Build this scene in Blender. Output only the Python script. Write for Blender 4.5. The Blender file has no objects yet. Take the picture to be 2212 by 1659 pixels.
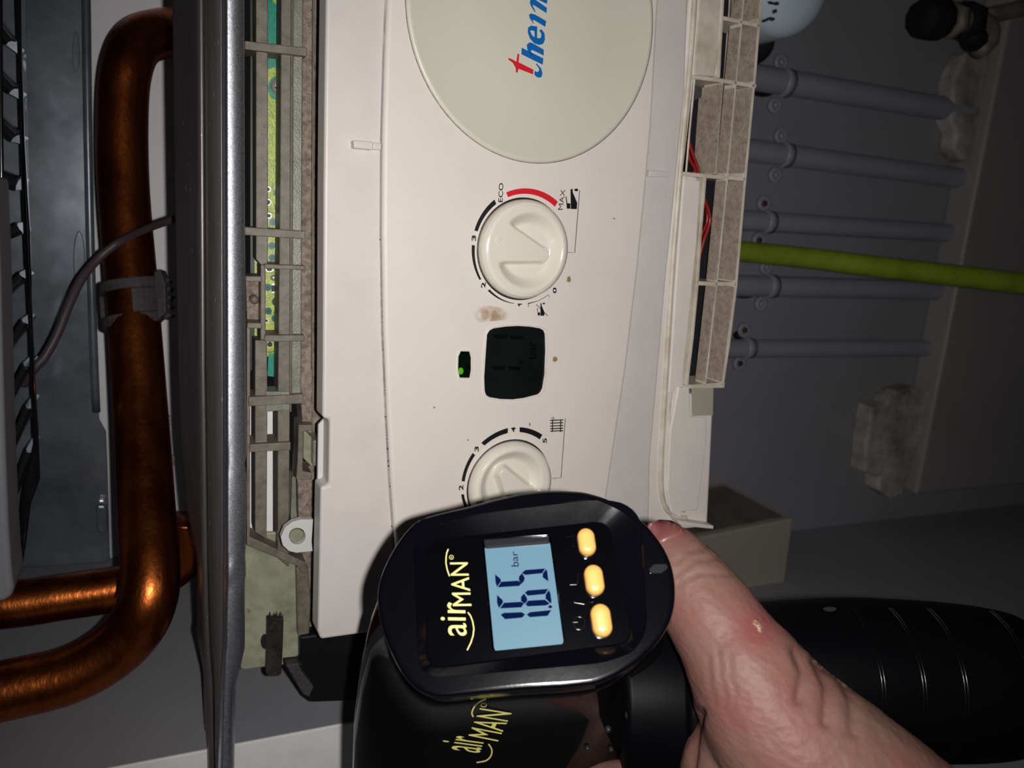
import bpy, bmesh, math, random
from mathutils import Vector, Matrix, noise
from mathutils.geometry import tessellate_polygon
from mathutils.bvhtree import BVHTree
random.seed(7)
SC = bpy.context.scene
COL = SC.collection
# ------------------------------------------------------------------ camera
F = 1661.0; CU, CV = 1106.0, 829.5
CAM = Vector((0, 0, 1.5))
Dn = Vector((3734, -50, 1661)).normalized()          # world down seen in camera axes (right, down, forward)
Lf = Vector((-632, 8000, 1661)); Lf = (Lf - Dn*Lf.dot(Dn)).normalized()   # world left
Fw = Dn.cross(Lf)                                    # into the wall
def c2w(c): return Vector((-Lf.dot(c), Fw.dot(c), -Dn.dot(c)))
def ray(u, v): return c2w(Vector(((u-CU)/F, (v-CV)/F, 1.0)))
def P(u, v, d): return CAM + ray(u, v)*d              # point at camera depth d
def PY(u, v, y): r = ray(u, v); return CAM + r*(y/r.y)
cam = bpy.data.cameras.new('camera'); camo = bpy.data.objects.new('camera', cam); COL.objects.link(camo)
cam.sensor_width = 36; cam.lens = 36*F/2212; cam.clip_start = .005; cam.clip_end = 20
R = c2w(Vector((1,0,0))); U = c2w(Vector((0,-1,0))); B = c2w(Vector((0,0,-1)))
M = Matrix(((R.x,U.x,B.x,CAM.x),(R.y,U.y,B.y,CAM.y),(R.z,U.z,B.z,CAM.z),(0,0,0,1)))
camo.matrix_world = M
SC.camera = camo
cam.dof.use_dof = True; cam.dof.focus_distance = .27; cam.dof.aperture_fstop = 22
# ------------------------------------------------------------------ world, flash, exposure
w = bpy.data.worlds.new('world'); SC.world = w; w.use_nodes = True
w.node_tree.nodes['Background'].inputs[0].default_value = (.8,.9,1,1)
w.node_tree.nodes['Background'].inputs[1].default_value = .006
fl = bpy.data.lights.new('phone_flash', 'SPOT'); flo = bpy.data.objects.new('phone_flash', fl); COL.objects.link(flo)
fl.energy = 4.15; fl.shadow_soft_size = .0022; fl.spot_size = math.radians(116); fl.spot_blend = 1.0; fl.color = (1,.975,.95)
flp = CAM + c2w(Vector((.0115, .0005, 0)))
tgt = P(1260, 800, .3)
flo.location = flp
flo.rotation_euler = (tgt-flp).to_track_quat('-Z','Y').to_euler()
SC.view_settings.view_transform = 'Standard'; SC.view_settings.look = 'None'
SC.view_settings.exposure = 0; SC.view_settings.gamma = 1; SC.view_settings.use_curve_mapping = False
# ------------------------------------------------------------------ materials
def lin(c):
    c = c/255.
    return c/12.92 if c <= .04045 else ((c+.055)/1.055)**2.4
def rgb(r,g,b): return (lin(r),lin(g),lin(b),1)
def mat(name, col, rough=.5, metal=0, spec=.5, var=0, vscale=60, dark=None, bump=0, bscale=400, emit=None, estr=0, coat=0, alpha=1, trans=0, sss=0, stretch=None, spots=None):
    m = bpy.data.materials.new(name); m.use_nodes = True
    nt = m.node_tree; b = nt.nodes['Principled BSDF']
    b.inputs['Base Color'].default_value = col; b.inputs['Roughness'].default_value = rough
    b.inputs['Metallic'].default_value = metal; b.inputs['Specular IOR Level'].default_value = spec
    b.inputs['Coat Weight'].default_value = coat; b.inputs['Alpha'].default_value = alpha
    b.inputs['Transmission Weight'].default_value = trans
    if sss: b.inputs['Subsurface Weight'].default_value = sss; b.inputs['Subsurface Scale'].default_value = .004; b.inputs['Subsurface Radius'].default_value=(1,.35,.2)
    if emit: b.inputs['Emission Color'].default_value = emit; b.inputs['Emission Strength'].default_value = estr
    tc = nt.nodes.new('ShaderNodeTexCoord'); src = tc.outputs['Object']
    if stretch:
        mp = nt.nodes.new('ShaderNodeMapping'); mp.inputs['Scale'].default_value = stretch
        nt.links.new(src, mp.inputs[0]); src = mp.outputs[0]
    colout = None
    if var:
        n = nt.nodes.new('ShaderNodeTexNoise'); n.inputs['Scale'].default_value = vscale; n.inputs['Detail'].default_value = 6; n.inputs['Roughness'].default_value = .65
        nt.links.new(src, n.inputs['Vector'])
        cr = nt.nodes.new('ShaderNodeValToRGB'); cr.color_ramp.elements[0].position = .38; cr.color_ramp.elements[1].position = .68
        dk = dark or tuple(x*(1-var) for x in col[:3])+(1,)
        cr.color_ramp.elements[0].color = col; cr.color_ramp.elements[1].color = dk
        nt.links.new(n.outputs[0], cr.inputs[0]); colout = cr.outputs[0]
    if spots:      # (scale, threshold, colour): small specks
        v = nt.nodes.new('ShaderNodeTexNoise'); v.inputs['Scale'].default_value = spots[0]; v.inputs['Detail'].default_value = 2
        nt.links.new(src, v.inputs['Vector'])
        c2 = nt.nodes.new('ShaderNodeValToRGB'); c2.color_ramp.elements[0].position = spots[1]; c2.color_ramp.elements[1].position = spots[1]+.03
        nt.links.new(v.outputs[0], c2.inputs[0])
        mx = nt.nodes.new('ShaderNodeMix'); mx.data_type = 'RGBA'
        nt.links.new(c2.outputs[0], mx.inputs[0])
        if colout: nt.links.new(colout, mx.inputs[6])
        else: mx.inputs[6].default_value = col
        mx.inputs[7].default_value = spots[2]; colout = mx.outputs[2]
    if colout: nt.links.new(colout, b.inputs['Base Color'])
    if bump:
        n = nt.nodes.new('ShaderNodeTexNoise'); n.inputs['Scale'].default_value = bscale; n.inputs['Detail'].default_value = 3
        nt.links.new(src, n.inputs['Vector'])
        bp = nt.nodes.new('ShaderNodeBump'); bp.inputs['Strength'].default_value = bump; bp.inputs['Distance'].default_value = .001
        nt.links.new(n.outputs[0], bp.inputs['Height']); nt.links.new(bp.outputs[0], b.inputs['Normal'])
    return m
MT = {}
MT['facia'] = mat('cream_facia', rgb(220,211,203), .42, var=.05, vscale=25, bump=.06, bscale=1500)
MT['cover'] = mat('cover_cream', rgb(205,200,184), .4, var=.03, vscale=25, bump=.06, bscale=1500)
MT['housing'] = mat('housing_cream', rgb(208,201,196), .45, var=.07, vscale=40, bump=.05, bscale=900)
MT['housing_lit'] = mat('housing_cream_lightened', rgb(226,218,211), .45, var=.07, vscale=40, bump=.05, bscale=900)  # housing cream made lighter in colour to offset the flash falloff
MT['housing2'] = mat('housing_warm', rgb(214,205,190), .45, var=.12, vscale=60, dark=rgb(180,168,148), bump=.05, bscale=900)
MT['knob'] = mat('knob_cream', rgb(222,216,202), .18, var=.03, vscale=60, coat=.3)
MT['dust'] = mat('dusty_plastic', rgb(150,136,122), .85, var=.4, vscale=350, dark=rgb(96,84,72), bump=.5, bscale=900, spots=(1600,.66,rgb(60,52,46)))
MT['dust2'] = mat('dusty_light_plastic', rgb(172,158,142), .85, var=.3, vscale=250, dark=rgb(140,124,108), bump=.4, bscale=900, spots=(900,.68,rgb(62,54,50)))
MT['frame'] = mat('milky_frame', rgb(118,111,98), .5, var=.25, vscale=200, dark=rgb(94,84,74), bump=.15, bscale=2600)
MT['frame_l'] = mat('milky_frame_light', rgb(132,134,120), .38, var=.2, vscale=120, dark=rgb(108,108,92), bump=.2, bscale=1500)
MT['milky'] = mat('milky_plate', rgb(160,160,138), .4, var=.25, vscale=60, dark=rgb(122,122,98), bump=.4, bscale=260)
MT['white'] = mat('white_sheet', rgb(200,198,196), .5, var=.05, vscale=40)
MT['flange'] = mat('white_enamel', rgb(242,240,238), .45, var=.08, vscale=60, spots=(160,.74,rgb(90,85,82)))
MT['casegrey'] = mat('case_grey', rgb(150,150,156), .55, var=.08, vscale=20, bump=.03, bscale=900)
MT['backlight'] = mat('case_back_light', rgb(245,243,245), .6, var=.03, vscale=20)
MT['steelplate'] = mat('painted_steel', rgb(120,126,136), .28, metal=.35, var=.25, vscale=18, dark=rgb(82,88,98), bump=.25, bscale=26)
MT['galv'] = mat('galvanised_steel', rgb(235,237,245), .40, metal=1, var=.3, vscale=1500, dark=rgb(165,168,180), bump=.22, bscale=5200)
MT['galv_shade'] = mat('galvanised_steel_shaded', rgb(112,106,106), .38, metal=.6, var=.25, vscale=60, bump=.08, bscale=300, stretch=(.3,3,3), spots=(700,.74,rgb(230,230,230)))  # same steel, shade painted in for the faces turned from the flash
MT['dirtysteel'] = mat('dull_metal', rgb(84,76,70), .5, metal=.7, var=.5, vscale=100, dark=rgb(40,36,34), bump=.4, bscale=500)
MT['copper'] = mat('copper', rgb(196,108,50), .33, metal=1, var=.5, vscale=45, dark=rgb(128,60,26), bump=.18, bscale=500, stretch=(.35,1,1), spots=(800,.72,rgb(90,46,24)))
MT['blk'] = mat('gloss_black', rgb(5,5,9), .13, spec=.45, coat=.0, bump=.02, bscale=300)
MT['blkface'] = mat('gloss_black_plate', rgb(4,4,6), .10, spec=.4, bump=.01, bscale=200)
MT['blkmat'] = mat('satin_black', rgb(18,16,17), .5, spec=.3, var=.3, vscale=40)
MT['blkbody'] = mat('body_black', rgb(7,6,7), .10, spec=.6, coat=.5)
MT['grip'] = mat('grip_black', rgb(4,4,6), .45, spec=.06)
MT['gripline'] = mat('grip_ridge_black', rgb(6,6,8), .2, spec=.4)
MT['clip'] = mat('clip_black', rgb(66,64,64), .7, var=.4, vscale=200, bump=.5, bscale=700)
MT['cable'] = mat('cable_sheath', rgb(72,60,64), .5, bump=.1)
MT['pcb'] = mat('circuit_board', rgb(176,190,62), .35, var=.4, vscale=500, dark=rgb(128,152,48), bump=.2, bscale=1500)
MT['pcbteal'] = mat('board_teal', rgb(24,150,122), .4, var=.3, vscale=900, dark=rgb(10,116,96))
MT['pcbedge'] = mat('board_edge', rgb(14,40,30), .5)
MT['pad'] = mat('pad_teal', rgb(34,104,108), .25)
MT['padin'] = mat('via_dark', rgb(12,38,48), .3)
MT['solder'] = mat('solder', rgb(200,200,196), .32, metal=.6)
MT['track'] = mat('track_dark', rgb(28,60,30), .4)
MT['ink'] = mat('black_ink', rgb(10,10,14), .5)
MT['inkred'] = mat('red_ink', rgb(205,22,40), .5)
MT['inkblue'] = mat('blue_ink', rgb(0,96,172), .45)
MT['halo'] = mat('white_outline_ink', rgb(226,220,210), .5)
MT['lcdoff'] = mat('lcd_dark_glass', rgb(20,26,25), .12, spec=.5, var=.3, vscale=60, dark=rgb(12,19,17))
MT['lcdseg'] = mat('lcd_segment_dark', rgb(4,5,6), .3)
MT['ledglass'] = mat('indicator_glass', rgb(10,20,14), .12, var=.6, vscale=300)
MT['ledon'] = mat('indicator_lit', rgb(60,140,20), .3, emit=rgb(90,190,20), estr=.3)
MT['lcd'] = mat('lcd_backlit', rgb(20,28,34), .3, spec=.1, emit=rgb(140,186,208), estr=.72)
MT['lcdink'] = mat('lcd_ink', rgb(3,8,30), .9, spec=0, emit=rgb(10,30,84), estr=.5)
MT['logo'] = mat('yellow_logo', rgb(196,190,108), .45)
MT['button'] = mat('yellow_button', rgb(212,158,84), .3, coat=.1)
MT['greyglass'] = mat('smoky_plastic', rgb(34,34,38), .15, coat=.3)
MT['skin'] = None
MT['nail'] = mat('thumb_nail', rgb(100,56,54), .4, var=.25, vscale=120, dark=rgb(108,66,62))
MT['scab'] = mat('scab', rgb(96,46,22), .4, var=.5, vscale=900, dark=rgb(170,150,130), bump=.6, bscale=1500)
MT['wall'] = mat('wall_paint', rgb(150,147,154), .8, var=.12, vscale=6, bump=.15, bscale=60)
MT['wallpipe'] = mat('painted_pipe', rgb(160,162,172), .45, var=.08, vscale=30)
MT['rust'] = mat('rusty_gap', rgb(70,50,34), .8)
MT['hole'] = mat('matt_dark', rgb(14,14,22), .8)
MT['board'] = mat('painted_board', rgb(160,157,155), .4, var=.1, vscale=10, bump=.05, bscale=40)
MT['plaster'] = mat('broken_plaster', rgb(196,194,192), .85, var=.6, vscale=22, dark=rgb(118,102,88), bump=.8, bscale=60)
MT['hose'] = mat('yellow_green_sleeve', rgb(140,160,44), .55, var=.25, vscale=40, dark=rgb(116,134,24), bump=.1, bscale=300)
MT['pump'] = mat('offwhite_box', rgb(168,162,146), .5, var=.06, vscale=20)
MT['pumpdark'] = mat('offwhite_box_darker', rgb(120,112,100), .6, var=.4, vscale=60)
MT['bluewhite'] = mat('bluish_white_plastic', rgb(205,220,232), .4)
MT['redwire'] = mat('red_wire', rgb(138,26,26), .35)
MT['brass'] = mat('dull_valve_metal', rgb(150,142,130), .6, metal=.2, var=.4, vscale=60)
MT['grilleblk'] = mat('black_gloss_wire', rgb(34,34,38), .16, metal=.4, coat=.4)
MT['fin'] = mat('fin_dark_metal', rgb(120,122,128), .16, metal=.9, bump=.1, bscale=100)
def stain_mat(name, col, sc, th):
    m = mat(name, col, .6); nt = m.node_tree; b = nt.nodes['Principled BSDF']
    tc = nt.nodes.new('ShaderNodeTexCoord'); n = nt.nodes.new('ShaderNodeTexNoise'); n.inputs['Scale'].default_value = sc; n.inputs['Detail'].default_value = 6
    nt.links.new(tc.outputs['Object'], n.inputs['Vector'])
    cr = nt.nodes.new('ShaderNodeValToRGB'); cr.color_ramp.elements[0].position = th; cr.color_ramp.elements[1].position = th+.22
    cr.color_ramp.elements[1].color = (.38,.38,.38,1)
    # fade out to the stain's own edge
    vl = nt.nodes.new('ShaderNodeVectorMath'); vl.operation = 'LENGTH'
    mp = nt.nodes.new('ShaderNodeTexCoord'); sb = nt.nodes.new('ShaderNodeVectorMath'); sb.operation='SUBTRACT'; sb.inputs[1].default_value=(.5,.5,.5)
    nt.links.new(mp.outputs['Generated'], sb.inputs[0]); nt.links.new(sb.outputs[0], vl.inputs[0])
    mr = nt.nodes.new('ShaderNodeMapRange'); mr.inputs[1].default_value = .5; mr.inputs[2].default_value = .15
    nt.links.new(vl.outputs['Value'], mr.inputs[0])
    nt.links.new(n.outputs[0], cr.inputs[0])
    mu = nt.nodes.new('ShaderNodeMath'); mu.operation='MULTIPLY'; nt.links.new(cr.outputs[0], mu.inputs[0]); nt.links.new(mr.outputs[0], mu.inputs[1])
    nt.links.new(mu.outputs[0], b.inputs['Alpha'])
    return m
MT['stain'] = stain_mat('tan_stain', rgb(176,142,96), 260, .35)
MT['spot'] = mat('tan_spot', rgb(160,128,84), .6, var=.4, vscale=900)
MT['dirt'] = stain_mat('dirt_line', rgb(96,80,66), 900, .42)
# skin
def skin():
    m = mat('skin', rgb(160,106,88), .56, spec=.3, sss=.06)
    nt = m.node_tree; b = nt.nodes['Principled BSDF']; tc = nt.nodes.new('ShaderNodeTexCoord')
    n = nt.nodes.new('ShaderNodeTexNoise'); n.inputs['Scale'].default_value = 42; n.inputs['Detail'].default_value = 4
    nt.links.new(tc.outputs['Object'], n.inputs['Vector'])
    cr = nt.nodes.new('ShaderNodeValToRGB'); e = cr.color_ramp.elements
    e[0].position=.35; e[0].color=rgb(104,79,69); e[1].position=.68; e[1].color=rgb(106,68,61)
    nt.links.new(n.outputs[0], cr.inputs[0])
    at = nt.nodes.new('ShaderNodeAttribute'); at.attribute_name = 'red'
    mx = nt.nodes.new('ShaderNodeMix'); mx.data_type='RGBA'; nt.links.new(at.outputs['Fac'], mx.inputs[0])
    nt.links.new(cr.outputs[0], mx.inputs[6]); mx.inputs[7].default_value = rgb(112,56,56); nt.links.new(mx.outputs[2], b.inputs['Base Color'])
    v = nt.nodes.new('ShaderNodeTexVoronoi'); v.inputs['Scale'].default_value = 620; v.feature='F1'
    mp = nt.nodes.new('ShaderNodeMapping'); mp.inputs['Scale'].default_value=(1,.55,.7); nt.links.new(tc.outputs['Object'], mp.inputs[0]); nt.links.new(mp.outputs[0], v.inputs['Vector'])
    n2 = nt.nodes.new('ShaderNodeTexNoise'); n2.inputs['Scale'].default_value = 1000; n2.inputs['Detail'].default_value = 4; nt.links.new(tc.outputs['Object'], n2.inputs['Vector'])
    ad = nt.nodes.new('ShaderNodeMath'); ad.operation='MULTIPLY_ADD'; ad.inputs[1].default_value=.7; nt.links.new(n2.outputs[0], ad.inputs[0]); nt.links.new(v.outputs['Distance'], ad.inputs[2])
    bp = nt.nodes.new('ShaderNodeBump'); bp.inputs['Strength'].default_value=.26; bp.inputs['Distance'].default_value=.0005
    nt.links.new(ad.outputs[0], bp.inputs['Height']); nt.links.new(bp.outputs[0], b.inputs['Normal'])
    return m
MT['skin'] = skin()
# ------------------------------------------------------------------ object helpers
def thing(name, label, cat, loc, group=None):
    o = bpy.data.objects.new(name, None); COL.objects.link(o); o.location = loc; o.empty_display_size = .01
    o['label'] = label; o['category'] = cat
    if group: o['group'] = group
    return o
def tag(o, label, cat, group=None):
    o['label'] = label; o['category'] = cat
    if group: o['group'] = group
    return o
def wloc(o):
    l = Vector((0,0,0))
    while o: l += o.location; o = o.parent
    return l
def mk(name, verts, faces, m, parent=None, smooth=False, bev=0, seg=2, label=None, kind=None):
    verts = [Vector(v) for v in verts]
    lo = Vector([min(v[i] for v in verts) for i in range(3)]); hi = Vector([max(v[i] for v in verts) for i in range(3)])
    c = (lo+hi)/2
    me = bpy.data.meshes.new(name); me.from_pydata([v-c for v in verts], [], faces); me.validate()
    bm = bmesh.new(); bm.from_mesh(me); bmesh.ops.remove_doubles(bm, verts=bm.verts, dist=1e-7); bmesh.ops.recalc_face_normals(bm, faces=bm.faces)
    bm.to_mesh(me); bm.free()
    o = bpy.data.objects.new(name, me); COL.objects.link(o)
    if isinstance(m, str): m = MT[m]
    me.materials.append(m)
    if smooth:
        for p in me.polygons: p.use_smooth = True
    if parent: o.parent = parent; o.location = c - wloc(parent)
    else: o.location = c
    if bev:
        md = o.modifiers.new('bevel','BEVEL'); md.width = bev; md.segments = seg; md.limit_method='ANGLE'; md.angle_limit = math.radians(35)
        md.use_clamp_overlap = True
    if label: o['label'] = label
    if kind: o['kind'] = kind
    return o
class Fr:
    def __init__(s, o, a, b):
        s.o = Vector(o); s.a = Vector(a).normalized(); b = Vector(b); s.b = (b - s.a*b.dot(s.a)).normalized(); s.c = s.a.cross(s.b)
    def w(s, a, b, c=0): return s.o + s.a*a + s.b*b + s.c*c
    def at(s, u, v, c=0):
        r = ray(u, v); t = (s.o + s.c*c - CAM).dot(s.c)/r.dot(s.c); q = CAM + r*t - s.o
        return (q.dot(s.a), q.dot(s.b))
def prism(name, fr, px, c0, c1, m, parent=None, local=False, **k):
    """px: polygon (or list of loops) of pixels on the plane c1; pushed back to c0"""
    loops = px if isinstance(px[0], list) else [px]
    L = [[(p if local else fr.at(p[0], p[1], c1)) for p in lp] for lp in loops]
    vs = []; fs = []
    n = sum(len(l) for l in L)
    for c in (c1, c0):
        for l in L:
            for p in l: vs.append(fr.w(p[0], p[1], c))
    if len(L) == 1:
        fs.append(list(range(n))); fs.append([n+i for i in range(n)][::-1])
    else:
        for t in tessellate_polygon([[Vector((p[0],p[1],0)) for p in l] for l in L]):
            fs.append(list(t)); fs.append([n+i for i in t][::-1])
    b = 0
    for l in L:
        for i in range(len(l)):
            j = (i+1) % len(l); fs.append([b+i, b+j, n+b+j, n+b+i])
        b += len(l)
    return mk(name, vs, fs, m, parent, **k)
def rect(u0, v0, u1, v1): return [(u0,v0),(u1,v0),(u1,v1),(u0,v1)]
def smoothpath(pts, n=8):
    out = []; m = len(pts)
    for i in range(m-1):
        p0 = pts[max(i-1,0)]; p1 = pts[i]; p2 = pts[i+1]; p3 = pts[min(i+2,m-1)]
        for k in range(n):
            t = k/n
            out.append([.5*((2*b)+(-a+c)*t+(2*a-5*b+4*c-d)*t*t+(-a+3*b-3*c+d)*t**3) for a,b,c,d in zip(p0,p1,p2,p3)])
    out.append(list(pts[-1])); return out
def tube(name, pts, m, parent=None, seg=20, n=8, cap=True, ell=(1,1), up=None, **k):
    """pts: (x,y,z,r) world"""
    q = smoothpath([tuple(p[0])+(p[1],) for p in pts], n)
    vs = []; fs = []; N = len(q); prev = None
    for i,p in enumerate(q):
        a = Vector(q[max(i-1,0)][:3]); b = Vector(q[min(i+1,N-1)][:3]); t = (b-a).normalized()
        if prev is None:
            x = up if up else (Vector((0,0,1)) if abs(t.z) < .9 else Vector((1,0,0)))
        else: x = prev
        x = (x - t*x.dot(t)).normalized(); prev = x; y = t.cross(x)
        for s in range(seg):
            an = 2*math.pi*s/seg
            vs.append(Vector(p[:3]) + x*math.cos(an)*p[3]*ell[0] + y*math.sin(an)*p[3]*ell[1])
    for i in range(N-1):
        for s in range(seg):
            t = (s+1) % seg; fs.append([i*seg+s, i*seg+t, (i+1)*seg+t, (i+1)*seg+s])
    if cap: fs.append(list(range(seg))[::-1]); fs.append([(N-1)*seg+s for s in range(seg)])
    return mk(name, vs, fs, m, parent, smooth=True, **k)
def ring(name, fr, cen, prof, m, parent=None, seg=72, **k):
    """lathe: prof list of (r, c) around local centre"""
    vs = []; fs = []
    for r,c in prof:
        for s in range(seg):
            an = 2*math.pi*s/seg; vs.append(fr.w(cen[0]+r*math.cos(an), cen[1]+r*math.sin(an), c))
    for i in range(len(prof)-1):
        for s in range(seg):
            t = (s+1)%seg; fs.append([i*seg+s, i*seg+t, (i+1)*seg+t, (i+1)*seg+s])
    if k.pop('cap', True):
        fs.append([(len(prof)-1)*seg+s for s in range(seg)]); fs.append([s for s in range(seg)][::-1])
    k.setdefault('smooth', True)
    return mk(name, vs, fs, m, parent, **k)
def loft(name, rings, m, parent=None, cap0=True, cap1=True, **k):
    n = len(rings[0]); vs = [p for r in rings for p in r]; fs = []
    for i in range(len(rings)-1):
        for s in range(n):
            t = (s+1)%n; fs.append([i*n+s, i*n+t, (i+1)*n+t, (i+1)*n+s])
    if cap0: fs.append(list(range(n))[::-1])
    if cap1: fs.append([(len(rings)-1)*n+s for s in range(n)])
    return mk(name, vs, fs, m, parent, **k)
def line2d(pts, w):
    """polyline -> outline polygon in px"""
    L = []; Rr = []
    for i,p in enumerate(pts):
        a = Vector(pts[max(i-1,0)]); b = Vector(pts[min(i+1,len(pts)-1)]); t = (b-a).normalized(); nrm = Vector((-t.y,t.x))*w/2
        if 0 < i < len(pts)-1:
            t1 = (Vector(p)-a).normalized(); cs = max(.35, nrm.normalized().dot(Vector((-t1.y,t1.x)))); nrm = nrm/cs
        L.append(tuple(Vector(p)+nrm)); Rr.append(tuple(Vector(p)-nrm))
    return L + Rr[::-1]
def circ(u, v, r, n=20, ry=None): return [(u+r*math.cos(2*math.pi*i/n), v+(ry or r)*math.sin(2*math.pi*i/n)) for i in range(n)]
_dg = bpy.context.evaluated_depsgraph_get
def text(name, s, quad, place, m, parent=None, bold=0, label=None):
    """letters stretched onto a quad of pixels (BL, BR, TR, TL in reading direction); place(u,v) -> world"""
    cu = bpy.data.curves.new('t','FONT'); cu.body = s; cu.offset = bold; cu.resolution_u = 4
    o = bpy.data.objects.new('t', cu); COL.objects.link(o); bpy.context.view_layer.update()
    me = bpy.data.meshes.new_from_object(o.evaluated_get(_dg())); bpy.data.objects.remove(o)
    xs = [v.co.x for v in me.vertices]; ys = [v.co.y for v in me.vertices]; x0,x1,y0,y1 = min(xs),max(xs),min(ys),max(ys)
    Q = [Vector(q) for q in quad]
    vs = []
    for v in me.vertices:
        s_ = (v.co.x-x0)/(x1-x0); t = (v.co.y-y0)/(y1-y0)
        p = (Q[0]*(1-s_)+Q[1]*s_)*(1-t) + (Q[3]*(1-s_)+Q[2]*s_)*t
        vs.append(place(p.x, p.y))
    fs = [list(p.vertices) for p in me.polygons]
    return mk(name, vs, fs, m, parent, label=label)
def crop(ou, ov, sc): return lambda *p: [(ou+x/sc, ov+y/sc) for x,y in p]
# ================================================================== SETTING
YW = .60
xl = PY(1950,1118,YW).x                       # left wall plane from the corner seen in the photograph
def quad(name, a, b, c, d, m, t=None, **k):
    n = (Vector(b)-Vector(a)).cross(Vector(d)-Vector(a)).normalized(); t = t or .02
    vs = [Vector(p) for p in (a,b,c,d)] + [Vector(p)+n*t for p in (a,b,c,d)]
    return mk(name, vs, [[0,1,2,3],[4,5,6,7],[0,1,5,4],[1,2,6,5],[2,3,7,6],[3,0,4,7]], m, **k)
quad('wall_back', (xl-.02,YW,0), (xl-.02,YW,2.4), (1.3,YW,2.4), (1.3,YW,0), 'wall', .1, kind='structure')['label']='pale painted back wall of the boiler cupboard'
quad('wall_left', (xl,-.5,0), (xl,-.5,2.4), (xl,YW,2.4), (xl,YW,0), 'wall', .1, kind='structure')['label']='pale side wall at the left of the boiler'
quad('floor', (xl-.02,-.5,0), (1.3,-.5,0), (1.3,YW+.05,0), (xl-.02,YW+.05,0), 'board', -.05, kind='structure')
WF = Fr((0,YW,1.5),(1,0,0),(0,0,1))           # wall frame, c towards the viewer
if WF.c.y > 0: raise SystemExit('frame')
# ------------------------------------------------------------------ wall pipes and clips
def pipe_clip(u, v, r, ears, lab, rust):
    c = PY(u, v, YW-.012)
    t = thing('pipe_clip', lab, 'pipe clip', (c.x, YW, c.z), 'saddle clips on the wall pipes')
    f = Fr((c.x,YW,c.z),(1,0,0),(0,0,1))
    vs=[]; fs=[]
    for k in range(13):
        a = math.pi*k/12
        for rr in (r*1.0, r*1.10):
            for h in (-.005,.005): vs.append(f.w(math.cos(a)*rr, h, .010+math.sin(a)*rr*.98))
    for k in range(12):
        b=k*4; n=b+4
        fs += [[b+2,b+3,n+3,n+2],[b,b+1,n+1,n],[b,b+2,n+2,n],[b+1,b+3,n+3,n+1]]
    mk('band', vs, fs, 'wallpipe', t, smooth=True)
    if rust: ring('rust_line', Fr(f.w(0,.0085,.010),(1,0,0),(0,-1,0)), (0,0), [(r*1.03,0),(r*1.12,.0)], 'rust', t, cap=False) if False else None
    for sx in ears:
        e = f.w(sx*(r+.0075), 0, 0)
        fe = Fr(e,(1,0,0),(0,0,1))
        q = ring('ear', fe, (0,0), [(.0075,0),(.0075,.003),(.0068,.004),(0.0036,.004),(.003,.003),(.0003,.003)], 'wallpipe', t, seg=24)
        ring('screw', fe, (0,0), [(.0028,.003),(.0028,.0044),(.0018,.005)], 'rust' if rust else 'wallpipe', t, seg=14)
spec = [((1637,168),(2048,236),.0115,(1697,178),'white painted pipe nearest the dark valve, topmost in the photo'),
        ((1620,325),(2070,385),.0105,(1697,335),'white painted pipe second from the dark valve'),
        ((1605,476),(2035,503),.0098,(1660,480),'white painted pipe just above the yellow-green pipe'),
        ((1600,617),(2000,627),.0105,(1665,619),'white painted pipe just below the yellow-green pipe'),
        ((1590,753),(1975,752),.0092,(1617,753),'lowest white painted pipe, nearest the off-white box')]
names = ['topmost','second','third','fourth','lowest']
for i,(a,b,r,cl,lab) in enumerate(spec):
    A = PY(a[0],a[1],YW-.009); Bp = PY(b[0],b[1],YW-.009)
    d = (A-Bp); A2 = A + d*.35; B2 = Bp - d*.12
    o = tube('wall_pipe', [(A2,r),(A,r),(Bp,r),(B2,r)], 'wallpipe', n=3, seg=28); tag(o, lab, 'pipe', 'white pipes on the wall under the boiler')
    pipe_clip(cl[0], cl[1], r, (1,-1) if i != 2 else (1,-1), 'white saddle clip holding the %s wall pipe' % names[i], i in (2,4))
# small dark ovals laid on the wall beside the pipes
for (u,v,ru,rv,lab) in [(1650,200,26,12,'dark patch on the wall under the topmost pipe'),(1596,725,14,12,'small dark patch on the wall over the lowest pipe'),(1608,640,24,6,'thin dark patch on the wall under the fourth pipe')]:
    o = prism('wall_patch', WF, circ(u,v,ru*.8,14,rv*.8), -.001, .0015, 'hole'); tag(o, lab, 'hole', 'dark patches by the pipes')
# ------------------------------------------------------------------ boxing board on the lower wall
zt = PY(2020,560,YW).z
bt = thing('boxing_board', 'white painted boxing board with broken plaster edge on the lower wall', 'board', (PY(2030,560,YW).x, YW, zt-.2))
FB = Fr((0,YW,zt),(1,0,0),(0,1,0))            # top face frame: a right, b into wall, c up?
def pz(u,v,z): r = ray(u,v); return CAM + r*((z-CAM.z)/r.z)
ridge = [(2185,-60),(2165,110),(2150,250),(2120,400),(2085,560),(2052,760),(2020,900),(1985,1000),(1955,1072)]
top = []
for u,v in ridge: top.append(pz(u,v,zt))
ysf = sum(p.y for p in top)/len(top)
x0 = PY(1957,1072,ysf).x; x1 = 1.0
yf = ysf
vs=[(x0,yf,zt),(x1,yf,zt),(x1,YW,zt),(x0,YW,zt),(x0,yf,zt-.5),(x1,yf,zt-.5),(x1,YW,zt-.5),(x0,YW,zt-.5)]
mk('board_panel', vs, [[0,1,2,3],[4,5,6,7],[0,1,5,4],[1,2,6,5],[2,3,7,6],[3,0,4,7]], 'board', bt, bev=.004, seg=3)
def lump(name, px, y0, y1, m, parent, seed=0):
    f = Fr((0,y0,1.5),(1,0,0),(0,0,1)); o = prism(name, f, px, -(y1-y0), 0, m, parent, bev=.003); return o
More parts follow.
